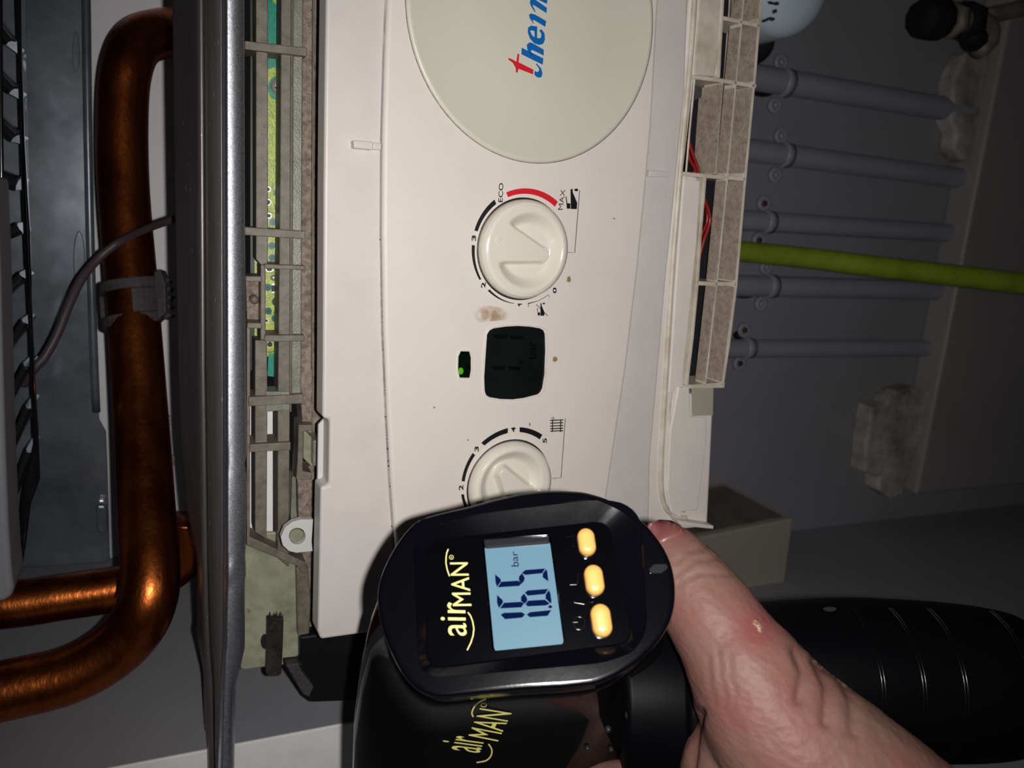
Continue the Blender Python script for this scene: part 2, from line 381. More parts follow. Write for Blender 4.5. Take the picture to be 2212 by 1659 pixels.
lump('plaster_edge', [(1940,845),(1915,872),(1885,880),(1872,960),(1868,1022),(1900,1030),(1898,1060),(1925,1078),(1950,1072),(1968,1010),(2000,910),(2018,850),(1975,835)], YW-.022, YW, 'plaster', bt)
lump('plaster_edge', [(2088,112),(2062,170),(2055,262),(2068,290),(2062,320),(2078,345),(2092,350),(2118,250),(2140,110)], YW-.02, YW, 'plaster', bt)
# ------------------------------------------------------------------ isolating valve (far top right)
vt = thing('isolating_valve', 'dull dark isolating valve with black cap at the upper right wall', 'valve', PY(2060,40,YW))
yv = .53
def TT(name, pts, m, par, **k): return tube(name, [(PY(u,v,y), r) for u,v,y,r in pts], m, par, n=2, **k)
TT('cap', [(1988,40,yv,0.0152),(2002,40,yv,0.0178),(2030,42,yv,0.0178),(2036,42,yv,0.0145)], 'hole', vt, seg=10)
TT('body', [(2036,42,yv,0.0106),(2060,44,yv,0.0119),(2090,46,yv,0.0106)], 'brass', vt, seg=14)
TT('nut', [(2050,44,yv,0.0158),(2066,45,yv,0.0158)], 'brass', vt, seg=6)
TT('nut', [(2078,46,yv,0.0172),(2100,47,yv,0.0172)], 'hole', vt, seg=6)
TT('elbow', [(2098,46,yv,0.0112),(2125,60,yv,0.0125),(2130,90,yv,0.0106),(2110,112,yv,0.0079)], 'brass', vt, seg=14)
TT('handle', [(2090,70,yv,0.0079),(2105,84,yv,0.0119),(2122,86,yv,0.0066)], 'hole', vt, seg=10)
TT('tail_pipe', [(2100,42,yv,0.0073),(2200,20,yv,0.0073),(2290,0,yv,0.0073)], 'brass', vt, seg=14)
# ------------------------------------------------------------------ yellow-green gas pipe
o = tube('gas_pipe', [(P(u,v,d), r) for u,v,d,r in [(1480,532,.58,.0078),(1590,542,.60,.0080),(1750,558,.62,.0083),(1900,577,.63,.0087),(2060,595,.645,.009),(2212,613,.66,.0093),(2330,625,.67,.0093)]], 'hose', seg=24)
tag(o, 'yellow-green sleeved gas pipe running down from the boiler', 'pipe')
# ------------------------------------------------------------------ white dome and black lever at the top
t = thing('white_dome', 'round bluish-white plastic dome beside the slotted grid, cut by the top', 'cap', PY(1690,-40,.5))
fd = Fr(PY(1690,-45,.46),(1,0,0),(0,0,1))
rr = .038
prof = [(rr*.98,-.05),(rr,-.03)]+[(rr*math.cos(a),rr*.55*math.sin(a)) for a in [i*math.pi/2/9 for i in range(9)]]+[(.0004,rr*.55)]
ring('shell', fd, (0,0), prof, 'bluewhite', t, seg=48)
for px in ([(1664,2),(1672,5),(1675,8),(1668,7)],[(1678,3),(1684,6),(1683,10),(1677,8)],[(1675,20),(1678,19),(1679,26),(1676,28)],[(1652,43),(1656,40),(1659,45),(1654,47)],[(1661,38),(1666,36),(1668,41),(1663,43)],[(1670,37),(1675,40),(1673,44),(1669,42)]):
    prism('faded_print', Fr(fd.w(0,0,.021),(1,0,0),(0,0,1)), px, -.003, 0, 'clip', t)
o = tube('black_lever', [(PY(u,v,.5),r) for u,v,r in [(1600,60,.012),(1632,90,.015),(1648,98,.013),(1657,100,.005)]], 'hole', seg=16); tag(o, 'black lever handle peeping out under the white dome', 'lever')
# ------------------------------------------------------------------ off-white box low on the wall
t = thing('white_box', 'off-white plastic box on the wall behind the thumb', 'box', PY(1600,1200,.56))
fb = Fr((0,.50,1.5),(1,0,0),(0,0,1))
A = [fb.at(u,v) for u,v in [(1455,1172),(1715,1120),(1688,1315),(1430,1350)]]
xr = (A[0][0]+A[1][0])/2
bx = [fb.w(p[0],p[1],0) for p in A]; 
prism('box_body', fb, [(1455,1172),(1715,1120),(1688,1315),(1430,1350)], -.10, 0, 'pump', t, bev=.002)
# darker flat panel on its right-hand face
m0 = fb.w(*A[0],0); m1 = fb.w(*A[1],0)
dz = (m1-m0).normalized(); nrm = dz.cross(Vector((0,1,0))).normalized()
if nrm.x < 0: nrm = -nrm
q = [m0+dz*.004+Vector((0,.006,0)), m1-dz*.008+Vector((0,.006,0)), m1-dz*.008+Vector((0,.09,0)), m0+dz*.004+Vector((0,.09,0))]
mk('side_panel', [p+nrm*.0012 for p in q]+[p-nrm*.002 for p in q], [[0,1,2,3],[4,5,6,7],[0,1,5,4],[1,2,6,5],[2,3,7,6],[3,0,4,7]], 'pumpdark', t)

# ================================================================== BOILER CASE
PYF = .292                                     # facia depth at the dial
pc = P(1130,537,.32)
tilt = math.radians(4)
PF = Fr(pc, (1,0,0), (0,-math.sin(tilt),math.cos(tilt)))   # panel frame: a right, b up, c out
mm = .001
case = thing('boiler_case', 'open boiler casing with grey inner side and white front flange', 'boiler', PY(300,1200,.54))
ys0 = .345
p0 = PY(240,1659,ys0); p1 = PY(745,1558,ys0); xs = (p0.x+p1.x)/2
zlo = PY(790,1540,ys0).z; zhi = PY(-420,1500,ys0).z
vs = [(xs,ys0,zlo),(xs,ys0,zhi),(xs,.575,zhi),(xs,.575,zlo)]
mk('side_panel', vs+[(x-.0015,y,z) for x,y,z in vs], [[0,1,2,3],[4,5,6,7],[0,1,5,4],[1,2,6,5],[2,3,7,6],[3,0,4,7]], 'casegrey', case)
vs = [(xs+.0005,ys0-.002,zlo),(xs+.0005,ys0-.002,zhi),(xs-.045,ys0-.002,zhi),(xs-.045,ys0-.002,zlo)]
mk('front_flange', vs+[(x,y+.0018,z) for x,y,z in vs], [[0,1,2,3],[4,5,6,7],[0,1,5,4],[1,2,6,5],[2,3,7,6],[3,0,4,7]], 'flange', case, bev=.0006)
xr = PY(100,-200,.5).x+.1
vs = [(xs,.575,zlo),(xs,.575,zhi),(xr,.575,zhi),(xr,.575,zlo+.0)]
mk('back_sheet', vs+[(x,y+.002,z) for x,y,z in vs], [[0,1,2,3],[4,5,6,7],[0,1,5,4],[1,2,6,5],[2,3,7,6],[3,0,4,7]], 'backlight', case)
def FY(y): return Fr((0,y,1.5),(1,0,0),(0,0,1))
# grey steel plate inside
sp = thing('inner_steel_plate', 'glossy grey steel plate inside the boiler left of the copper pipe', 'plate', PY(120,1000,.53))
f = FY(.530)
pl = prism('plate', f, [(-60,-120),(189,-120),(191,0),(195,300),(203,600),(211,800),(214,905),(229,932),(232,1000),(238,1215),(-60,1236)], -.002, 0, 'steelplate', sp, bev=.0012)
tube('rolled_edge', [(PY(u,v,.5295),.0024) for u,v in [(184,-120),(186,0),(190,300),(197,600),(204,800),(208,890)]], 'steelplate', sp, seg=16, n=2)
prism('slot_boss', f, circ(171,560,13,18,62), 0, .0022, 'steelplate', sp, bev=.0012)
prism('slot_boss', f, circ(164,112,8,18,46), 0, .0016, 'steelplate', sp, bev=.001)
prism('hinge_tab', f, [(208,1092),(229,1092),(232,1110),(233,1150),(222,1156),(210,1150),(207,1112)], 0, .005, 'steelplate', sp, bev=.0015)
prism('hinge_tab', f, [(212,1080),(226,1080),(227,1089),(212,1089)], 0, .005, 'solder', sp, bev=.001)
# black finned grille on the far left
gr = thing('finned_grille', 'black glossy grille with slanting metal fins at the far left', 'grille', PY(20,500,.44))
f = FY(.44)
prism('edge_strip', f, [(30,-80),(43,-80),(46,110),(52,300),(59,420),(64,500),(68,650),(74,800),(82,930),(86,1035),(66,1090),(55,1180),(45,1240),(30,1240),(46,1070),(70,960),(64,830),(60,700),(52,560),(46,430),(40,250),(36,100)], -.004, 0, 'grilleblk', gr, bev=.0012, seg=3)
fins = [(-60,-20,30,92,10),(-60,105,36,196,11),(-60,215,40,298,12),(-60,360,46,398,14),(-60,535,50,492,12),(-60,700,55,595,10),(-60,860,60,695,9),(-60,1000,64,790,9),(-60,1150,68,880,9),(-60,1290,70,975,9)]
for (ua,va,ub,vb,th) in fins:
    ub -= 8
    A = PY(ua,va,.452); Bq = PY(ub,vb,.442); n = (Bq-A).normalized(); up = n.cross(Vector((0,1,0))).normalized()
    hw = th*.44/F
    q = []
    for p in (A,Bq):
        for sx,dy in ((-1,0),(-.3,-.0035),(.6,-.002),(1,.004),(.9,.03),(-.8,.03)): q.append(p+up*sx*hw+Vector((0,dy,0)))
    fs = [[i,(i+1)%6,6+(i+1)%6,6+i] for i in range(6)]+[list(range(6))[::-1],[6+i for i in range(6)]]
    mk('fin', q, fs, 'fin', gr, bev=.0008)
tube('wire', [(PY(u,v,.43),.0010) for u,v in [(0,-20),(2,300),(6,500),(14,760),(26,960),(32,1090)]], 'grilleblk', gr, seg=10)
prism('back_plate', FY(.475), [(-120,-150),(52,-150),(62,500),(80,1000),(40,1240),(-120,1240)], -.002, 0, 'steelplate', gr)
# grey rounded cover at the left margin
o = prism('rounded_cover', FY(.40), [(-70,380),(-8,380),(0,560),(6,800),(12,1000),(18,1140),(24,1230),(29,1268),(26,1290),(4,1302),(-70,1300)], -.03, 0, 'casegrey', None, bev=.004, seg=4)
tag(o, 'grey rounded cover edge at the left margin above the pipe', 'cover')
# ------------------------------------------------------------------ copper pipes, clamp, cable
RP = .0135
path = [(470,66,.50),(400,66,.475),(345,74,.455),(300,92,.443),(275,140,.437),(265,230,.437),(267,400,.436),(283,600,.430),(298,800,.418),(309,960,.404),(318,1110,.388),(325,1230,.375),(318,1300,.370),(288,1362,.388),(232,1415,.386),(150,1458,.384),(40,1486,.38),(-110,1516,.376)]
cp = thing('copper_pipe', 'large bent copper pipe running the height of the open boiler', 'pipe', P(300,800,.43))
yb = P(318,1300,.370).y
tube('pipe', [((P(u,v,d) if v<1300 else PY(u,v,yb)),RP) for u,v,d in path], 'copper', cp, seg=40)
o = tube('copper_pipe', [(PY(u,v,P(255,1272,.43).y),.0124) for u,v,d in [(-90,1318,.455),(60,1302,.455),(130,1291,.455),(255,1272,.455),(330,1248,.455),(388,1212,.455),(400,1170,.458),(404,1120,.47)]], 'copper', seg=36)
tag(o, 'shorter copper pipe passing behind the large bent copper pipe', 'pipe')
cl = thing('pipe_clamp', 'black plastic clamp around the large copper pipe', 'clamp', P(300,650,.41))
def arcstrip(name, v0, v1, a0, a1, rad, th, par, n=14):
    """strip wrapped around the copper pipe between pixel rows v0..v1 and angles a0..a1 (0 = towards viewer, + = right)"""
    vs=[]; fs=[]
    for i in range(n+1):
        a = a0+(a1-a0)*i/n
        for v in (v0,v1):
            u = 283+(v-600)*.075; c = P(u,v+ (a)*-9,.428)
            rx = c2w(Vector((1,0,0))); rz = c2w(Vector((0,0,1)))
            for r in (rad,rad+th): vs.append(c + rx*math.sin(a)*r - rz*math.cos(a)*r)
    for i in range(n):
        b=i*4; q=b+4
        fs += [[b,b+1,q+1,q],[b+2,b+3,q+3,q+2],[b+1,b+3,q+3,q+1],[b,b+2,q+2,q]]
    fs += [[0,1,3,2],[n*4,n*4+1,n*4+3,n*4+2]]
    return mk(name, vs, fs, 'clip', par, bev=.0006)
arcstrip('strap', 610,632,-1.75,1.4,RP+.0004,.0025,cl)
arcstrip('strap', 683,706,-1.75,1.4,RP+.0004,.0025,cl)
arcstrip('strap_bridge', 632,683,.42,1.4,RP+.0004,.0025,cl,6)
arcstrip('strap_bridge', 632,683,-1.75,-1.15,RP+.0004,.0025,cl,5)
fcl = Fr(P(350,640,.425), c2w(Vector((0,-1,0))), c2w(Vector((-1,0,0))))
prism('lock_block', fcl, [(332,588),(345,580),(356,612),(358,675),(340,690),(330,700)], -.006, .002, 'clip', cl, bev=.0006)
prism('toothed_edge', fcl, [(356,600),(366,604),(360,612),(360,620),(370,622),(360,632),(360,640),(374,640),(360,650),(360,656),(370,662),(360,668),(360,676),(372,680),(356,690)], -.006, -.001, 'clip', cl)
o = prism('toothed_strip', FY(.50), [(357,606),(373,604),(374,674),(360,674)], -.002, 0, 'flange'); tag(o, 'small pale strip glimpsed behind the black clamp teeth', 'strip')
o = tube('cable', [(P(u,v,d),r) for u,v,d,r in [(430,458,.37,.0019),(368,476,.38,.0019),(318,494,.392,.0019),(262,520,.402,.0019),(215,556,.400,.0022),(176,602,.402,.0024),(148,660,.404,.0024),(124,720,.404,.0024),(98,768,.402,.0024),(74,796,.400,.0024),(50,830,.404,.0024)]], 'cable', seg=12)
tag(o, 'thin dark cable crossing in front of the copper pipe', 'cable')
for (u,v,r,m_,lab) in [(364,905,.0016,'solder','small shiny bead in the dark right of the copper pipe'),(370,992,.002,'brass','tiny brownish fitting in the dark right of the copper pipe')]:
    o = tube('pipe_fitting', [(P(u-4,v-8,.44),r*.6),(P(u,v-3,.44),r),(P(u,v+4,.44),r),(P(u+4,v+12,.44),r*.5)], m_, seg=10, n=3); tag(o, lab, 'fitting')
# ------------------------------------------------------------------ galvanised steel rail
rl = thing('steel_rail', 'galvanised steel rail with dented speckled edge across the boiler', 'rail', PY(480,900,.33))
vsamp = [-120,0,200,400,600,800,950,1000,1015,1030,1100,1200,1225,1250,1300,1400,1440,1480,1560,1700]
def ip(tab, v):
    for (v0,a),(v1,b) in zip(tab,tab[1:]):
        if v <= v1: return a+(b-a)*(v-v0)/(v1-v0)
    return tab[-1][1]
edgeR = [(-120,528),(0,528),(400,529),(800,531),(990,533),(1004,526),(1018,531),(1030,533),(1180,531),(1214,529),(1225,533),(1250,530),(1400,529),(1440,520),(1480,509),(1700,506)]
edgeB = [(-120,484),(0,486),(400,487),(800,488),(1200,488),(1400,486),(1480,480),(1700,474)]
edgeC = [(-120,434),(0,437),(400,439),(800,441),(1200,446),(1300,448),(1400,452),(1480,458),(1700,462)]
edgeD = [(-120,376),(0,377),(400,382),(800,389),(950,394),(1100,408),(1180,425),(1210,430),(1340,430),(1350,424),(1400,434),(1450,443),(1700,446)]
def railsec(v, tab, y): return [PY(ip(t_,v),v,yy) for t_,yy in zip(tab,y)]
YA = .318
rows = []
for v in [x for x in range(-120,1701,20)]:
    j = 0
    uR, uB, uC, uD = (ip(t_,v) for t_ in (edgeR,edgeB,edgeC,edgeD))
    narrow = max(0,min(1,(v-1400)/80))
    secs = [(uR,YA+.030),(uR,YA+.006),(uR-1,YA+.0034),(uR-4,YA+.0024),(uB+22,YA+.0012),(uB+8,YA+.0002),(uB+3,YA+.0004),(uB,YA+.002),(uB-3,YA+.0042),(uB-5,YA+.0075),
            (uC+8,YA+.020),(uC+5,YA+.0215),(uC+2,YA+.0225),(uC,YA+.0205),(uC-2,YA+.0195),(uC-5,YA+.020),(uC-9,YA+.0225),(uD+3,YA+.040),(uD,YA+.042),(uD+3,YA+.055)]
    rows.append([PY(u,v,y) for u,y in secs])
def strip(name, i0, i1, m, jig=0, **k):
    vs=[]; fs=[]; n=i1-i0+1
    for ri,r in enumerate(rows):
        for kx in range(i0,i1+1):
            p = Vector(r[kx]); v = -120+ri*20
            if jig:
                amp = .0016*math.exp(-((v-1005)/22)**2)+.0014*math.exp(-((v-1238)/30)**2)+.001*math.exp(-((v-1420)/20)**2)
                p.y += amp*noise.noise(p*600)*1.6
            vs.append(p)
    for a in range(len(rows)-1):
        for b in range(n-1): fs.append([a*n+b,a*n+b+1,(a+1)*n+b+1,(a+1)*n+b])
    o = mk(name, vs, fs, m, rl, smooth=True, **k)
    sm = o.modifiers.new('solid','SOLIDIFY'); sm.thickness = .0008; sm.offset = -1 if True else 1
    return o
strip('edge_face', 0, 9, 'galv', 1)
strip('step_face', 9, 13, 'galv_shade')
strip('rear_face', 13, 19, 'galv_shade')

# ================================================================== CIRCUIT BOARD + MILKY FRAME
YF0 = PF.w(0,.05,-.036).y                       # front of the milky frame
ff = FY(YF0)
pb = thing('circuit_board', 'yellow-green circuit board seen through the milky frame', 'circuit board', PY(592,400,YF0+.02))
fp = FY(YF0+.018)
prism('board', fp, [(548,140),(612,140),(612,770),(548,770)], -.0016, 0, 'pcb', pb)
prism('solder_mask', fp, [(548,-60),(612,-60),(612,140),(606,140),(580,150),(548,140)], -.0016, .0001, 'pcbteal', pb)
prism('solder_mask', fp, [(580,765),(600,762),(606,770),(600,815),(578,812)], -.0016, .0001, 'pcbteal', pb)
prism('board_corner', fp, [(585,-60),(612,-60),(612,40),(604,14),(590,4)], 0, .0002, 'pcb', pb)
prism('board_edge', fp, [(541,-60),(550,-60),(550,800),(541,800)], -.003, .001, 'pcbedge', pb)
k6 = crop(480,400,3.95)
prism('screw_pad', fp, circ(603,190,24,28,28), 0, .0003, 'pcbteal', pb)
fs_ = Fr(fp.w(*fp.at(602,188),0),(1,0,0),(0,0,1))
ring('screw', fs_, (0,0), [(.0034,0.0003),(.0034,.001),(.0029,.0019),(.0017,.0026),(.0002,.0028)], 'solder', pb, seg=28)
for a in (.5,.5+math.pi/2):
    dx,dz = math.cos(a)*.0019, math.sin(a)*.0019; nx,nz = -dz*.18, dx*.18
    prism('screw_slot', fs_, [(dx+nx,dz+nz),(-dx+nx,-dz+nz),(-dx-nx,-dz-nz),(dx-nx,dz-nz)], .0026, .0029, 'hole', pb, local=True)
pads = [(598,417),(600,448),(589,480),(587,531),(588,557),(579,621),(580,672),(594,688)]
for u,v in pads:
    prism('pad', fp, circ(u,v,7.5,20,8), 0, .0002, 'pad', pb)
    prism('pad_hole', fp, circ(u,v,3,12,3.2), .0002, .0003, 'padin', pb)
for u,v,r in [(591,600,7),(597,675,6)]:
    c = fp.at(u,v); ring('solder_joint', Fr(fp.w(*c,0),(1,0,0),(0,0,1)), (0,0), [(r*.2*mm,0),(r*.18*mm,.0006),(r*.1*mm,.0011),(.00005,.0012)], 'solder', pb, seg=18)
prism('resistor', fp, rect(587,613,599,634), 0, .0009, 'ink', pb, bev=.0002)
prism('resistor_end', fp, rect(587,613,599,616), 0, .001, 'solder', pb)
prism('resistor_end', fp, rect(587,630,599,633), 0, .001, 'solder', pb)
prism('chip', fp, circ(596,652,8,14,9), 0, .0009, 'ink', pb, bev=.0002)
for c_,r_ in [((579,409),6),((579,437),7),((581,466),6),((582,579),9),((576,693),5),((583,744),8)]:
    prism('hole_ring', fp, [circ(*c_,r_,18), circ(*c_,r_-1.5,18)], 0, .0002, 'solder', pb)
    prism('hole_inside', fp, circ(*c_,r_-2.4,16), 0, .00015, 'ink', pb)
for pts in [[(578,455),(590,460),(597,460),(601,468),(601,490)],[(578,500),(590,470),(600,478)],[(576,566),(590,564),(600,568)],[(576,584),(584,590),(596,588),(602,582)],[(598,640),(591,648),(590,656),(596,664)],[(580,762),(596,758),(602,757)]]:
    prism('track', fp, line2d(pts,1.4), 0, .00012, 'track', pb)
# --- milky frame
mf = thing('circuit_housing', 'dusty milky plastic lattice between steel rail and cream panel', 'housing', PY(600,900,YF0))
def bar(poly, c0, c1, m='frame', name='rail', **k): return prism(name, ff, poly, c0, c1, m, mf, bev=.0004, **k)
bar([(553,-90),(579,-90),(579,560),(577,572),(563,572),(553,560)], -.012, 0)
bar([(563,572),(574,572),(574,735),(563,735)], -.012, .001)
bar([(551,735),(577,735),(578,880),(576,1165),(551,1150)], -.012, 0)
bar([(608,-90),(630,-90),(628,400),(626,900),(624,1225),(600,1205),(600,900),(605,400)], -.014, 0)
bar([(630,-90),(634,-90),(632,400),(630,890),(626,890),(627,400)], -.014, .0012, name='rib')
bar([(634,-90),(655,-90),(652,400),(650,870),(630,870),(632,400)], -.006, -.001, 'frame_l', 'light_strip')
bar([(655,-90),(680,-90),(676,400),(674,1000),(660,1000),(650,870),(652,400)], -.02, -.004, 'dust', 'ledge')
bar([(676,-90),(680,-90),(677,400),(675,800),(673,800),(674,400)], -.02, -.002, 'frame', 'rib')
bar([(680,-90),(722,-90),(720,400),(716,900),(712,1050),(704,1385),(655,1385),(650,1200),(640,1180),(640,1040),(674,1000),(675,800),(677,400)], -.03, -.010, 'dust', 'ledge')
for u0,v0,u1,v1,th in [(529,97,663,112,19),(529,499,660,508,18),(571,575,660,579,10),(531,602,566,603,12),(534,703,566,704,12),(571,731,658,731,14),(537,868,655,862,20),(539,969,628,964,17)]:
    bar([(u0,v0-th/2),(u1,v1-th/2),(u1,v1+th/2),(u0,v0+th/2)], -.012, .0025, 'frame', 'cross_rib')
bar([(574,846),(626,846),(626,886),(574,890)], -.010, .001, 'frame_l', 'web')
bar([(533,700),(541,700),(540,1160),(660,1215),(668,1240),(655,1240),(640,1222),(533,1178)], -.012, .0008, 'frame', 'outer_rib')
bar([(531,604),(563,604),(563,702),(534,702)], -.012, -.008, 'dust', 'recess_plate')
ring('stud', Fr(ff.w(*ff.at(552,650),-.008),(1,0,0),(0,0,1)), (0,0), [(.0018,0),(.0018,.004),(.001,.0048)], 'frame', mf, seg=16)
prism('recess_light', ff, [(631,1030),(643,1030),(641,1120),(628,1120)], -.014, -.006, 'frame_l', mf)
# latch block
bar([(645,918),(676,918),(676,930),(656,932),(654,1018),(674,1022),(674,1036),(640,1036),(643,990)], -.012, .002, 'frame', 'latch_frame')
prism('latch_hook', ff, [(656,932),(662,932),(678,950),(678,1008),(672,1008),(655,990)], -.004, .004, 'milky', mf, bev=.0006)
prism('latch_tip', ff, [(676,952),(692,951),(697,955),(696,1002),(684,1009),(676,1006)], -.004, .009, 'frame_l', mf, bev=.001)
bar([(643,1036),(670,1030),(674,1034),(671,1124),(662,1124),(645,1120)], -.016, .0005, 'dust', 'latch_base')
# lit white sheet behind the lower openings
o = prism('white_backing', FY(YF0+.030), [(536,872),(620,872),(618,1180),(536,1180)], -.002, 0, 'flange'); tag(o, 'white sheet glimpsed through the lower openings of the milky frame', 'sheet')
# milky plate with brush clip
mp_ = prism('milky_plate', FY(YF0+.008), [(520,1150),(600,1150),(664,1216),(650,1260),(648,1432),(618,1436),(560,1443),(531,1447),(520,1447)], -.002, 0, 'milky', None, bev=.0008)
tag(mp_, 'cloudy greenish-white plastic plate below the milky frame', 'plate')
prism('rim', FY(YF0+.008), [(640,1225),(666,1225),(672,1300),(668,1380),(655,1392),(643,1370)], -.004, .004, 'frame', mp_, bev=.0008)
prism('bore', FY(YF0+.008), circ(572,1386,9,16,16), 0, .0003, 'hole', mp_)
prism('bore', FY(YF0+.008), circ(537,1321,4,12,5), 0, .0003, 'dust', mp_)
bc = thing('metal_clip', 'dark metal clip with fluffy bristles on the cloudy plate', 'clip', PY(590,1440,YF0))
fbc = FY(YF0+.001)
prism('strip', fbc, [(577,1334),(613,1336),(611,1400),(608,1455),(602,1461),(582,1462),(574,1455),(576,1390)], -.0015, .001, 'dirtysteel', bc, bev=.0004)
prism('rivet_hole', fbc, circ(594,1362,4.5,14), .001, .0013, 'hole', bc)
vs=[]; fs=[]
for i in range(60):
    u = 578+random.random()*32; l = random.uniform(6,18); a = PY(u,1337,YF0+random.uniform(-.001,.001)); e = PY(u+random.uniform(-5,5),1337-l,YF0+random.uniform(-.002,.002))
    s = Vector((0,0,.00012)); b=len(vs); vs += [a-s,a+s,e+s*.3,e-s*.3,a+Vector((0,.0002,0))]; fs += [[b,b+1,b+2,b+3],[b,b+4,b+3],[b+1,b+4,b+2]]
mk('bristles', vs, fs, 'hole', bc, kind='stuff')
# black plastic part under the panel
bb = prism('black_end_box', FY(YF0+.004), [(648,1376),(830,1350),(830,1512),(672,1518),(655,1505),(612,1436),(648,1432)], -.03, .002, 'blkmat', None, bev=.001)
tag(bb, 'black plastic end piece under the lower end of the cream panel', 'box')
prism('raised_lip', FY(YF0), [(618,1438),(645,1433),(652,1450),(678,1484),(668,1506),(655,1500)], -.003, .002, 'clip', bb, bev=.0005)

# ================================================================== CREAM CONTROL PANEL
cpn = thing('control_panel', 'cream boiler control panel with two knobs and a dark display', 'control panel', PF.w(0,-.05,-.01))
hou = [(705,-400),(705,0),(702,200),(700,400),(698,800),(697,903),(704,905),(712,907),(710,1048),(693,1052),(690,1220),(687,1365),(693,1382),(770,1371),(1400,1275),(1405,1000),(1440,600),(1480,200),(1500,-400)]
prism('housing', PF, hou, -.014, -.0032, 'housing', cpn, bev=.0012, seg=3)
fac = [(842,-400),(838,0),(833,120),(828,300),(827,500),(830,700),(838,900),(846,1050),(857,1200),(868,1330),(1280,1268),(1312,1071),(1353,800),(1380,577),(1397,400),(1408,280),(1413,200),(1418,100),(1424,0),(1432,-400)]
facia = prism('facia', PF, fac, -.0032, 0, 'facia', cpn, bev=.0022, seg=5)
# circle through three pixels of the round cover
def circ3(a,b,c):
    ax,ay=a;bx,by=b;cx,cy=c; d=2*(ax*(by-cy)+bx*(cy-ay)+cx*(ay-by))
    ux=((ax*ax+ay*ay)*(by-cy)+(bx*bx+by*by)*(cy-ay)+(cx*cx+cy*cy)*(ay-by))/d
    uy=((ax*ax+ay*ay)*(cx-bx)+(bx*bx+by*by)*(ax-cx)+(cx*cx+cy*cy)*(bx-ax))/d
    return (ux,uy), math.hypot(ax-ux,ay-uy)
cc, cr_ = circ3(PF.at(1160,352), PF.at(879,40), PF.at(1409,60))
ring('round_cover', PF, cc, [(cr_,-.0003),(cr_,.0002),(cr_-.0004,.0007),(cr_-.0012,.0009),(cr_-.0022,.0008),(cr_-.0028,.0006),(cr_*.6,.0008),(cr_*.3,.0009),(.0005,.0009)], 'cover', cpn, seg=160)
ring('cover_groove', PF, cc, [(cr_+.0003,-.0002),(cr_+.0003,.00012),(cr_-.0001,.00012),(cr_-.0001,-.0002)], 'dust', cpn, seg=160, cap=False)
k1 = crop(860,0,3.687)
PP = lambda c: (lambda u,v: PF.w(*PF.at(u,v,c), c))
CT = .0010
def ink(name, px, m='ink', c=.00005, par=None, t=.00008): return prism(name, PF, px, c-t, c+t, m, par or cpn)
redt = k1((878,462),(905,470),(943,492),(952,428),(965,430),(960,496),(1078,555),(1075,592),(960,548),(950,580),(940,578),(937,540),(915,500),(880,475))
hook = k1((1088,565),(1103,573),(1120,570),(1125,548),(1098,510),(1103,505),(1140,545),(1150,585),(1143,612),(1125,620),(1100,610),(1086,592))
hst = k1((985,380),(983,432),(1152,515),(1157,465))
har = k1((1062,440),(1030,395),(1026,355),(1045,338),(1065,340),(1160,395),(1160,442),(1085,405),(1065,398),(1056,408),(1075,440))
eo = k1((1033,255),(1037,218),(1060,203),(1108,212),(1107,300),(1120,306),(1140,298),(1142,270),(1125,240),(1143,234),(1166,265),(1170,315),(1155,350),(1125,358),(1085,345),(1050,305))
ei = k1((1052,250),(1060,240),(1088,248),(1088,296),(1070,285))
m1 = k1((1078,188),(1050,145),(1043,118),(1058,106),(1095,118),(1180,168),(1172,213),(1085,160),(1070,160),(1082,186))
m2 = k1((1092,98),(1060,50),(1050,20),(1055,-5),(1085,-8),(1185,62),(1182,104),(1085,42),(1070,40),(1095,92))
m3 = k1((1060,-30),(1070,-60),(1190,-10),(1185,30))
for nm,px,m_ in [('letter_t',redt,'inkred'),('letter_foot',hook,'inkblue'),('letter_h',[hst],'inkblue'),('letter_h',har,'inkblue'),('letter_e',[eo,ei],'inkblue'),('letter_m',m1,'inkblue'),('letter_m',m2,'inkblue'),('letter_m',m3,'inkblue')]:
    if nm=='letter_h' and isinstance(px[0],list): px = px[0]
    ink(nm, px, m_, CT)
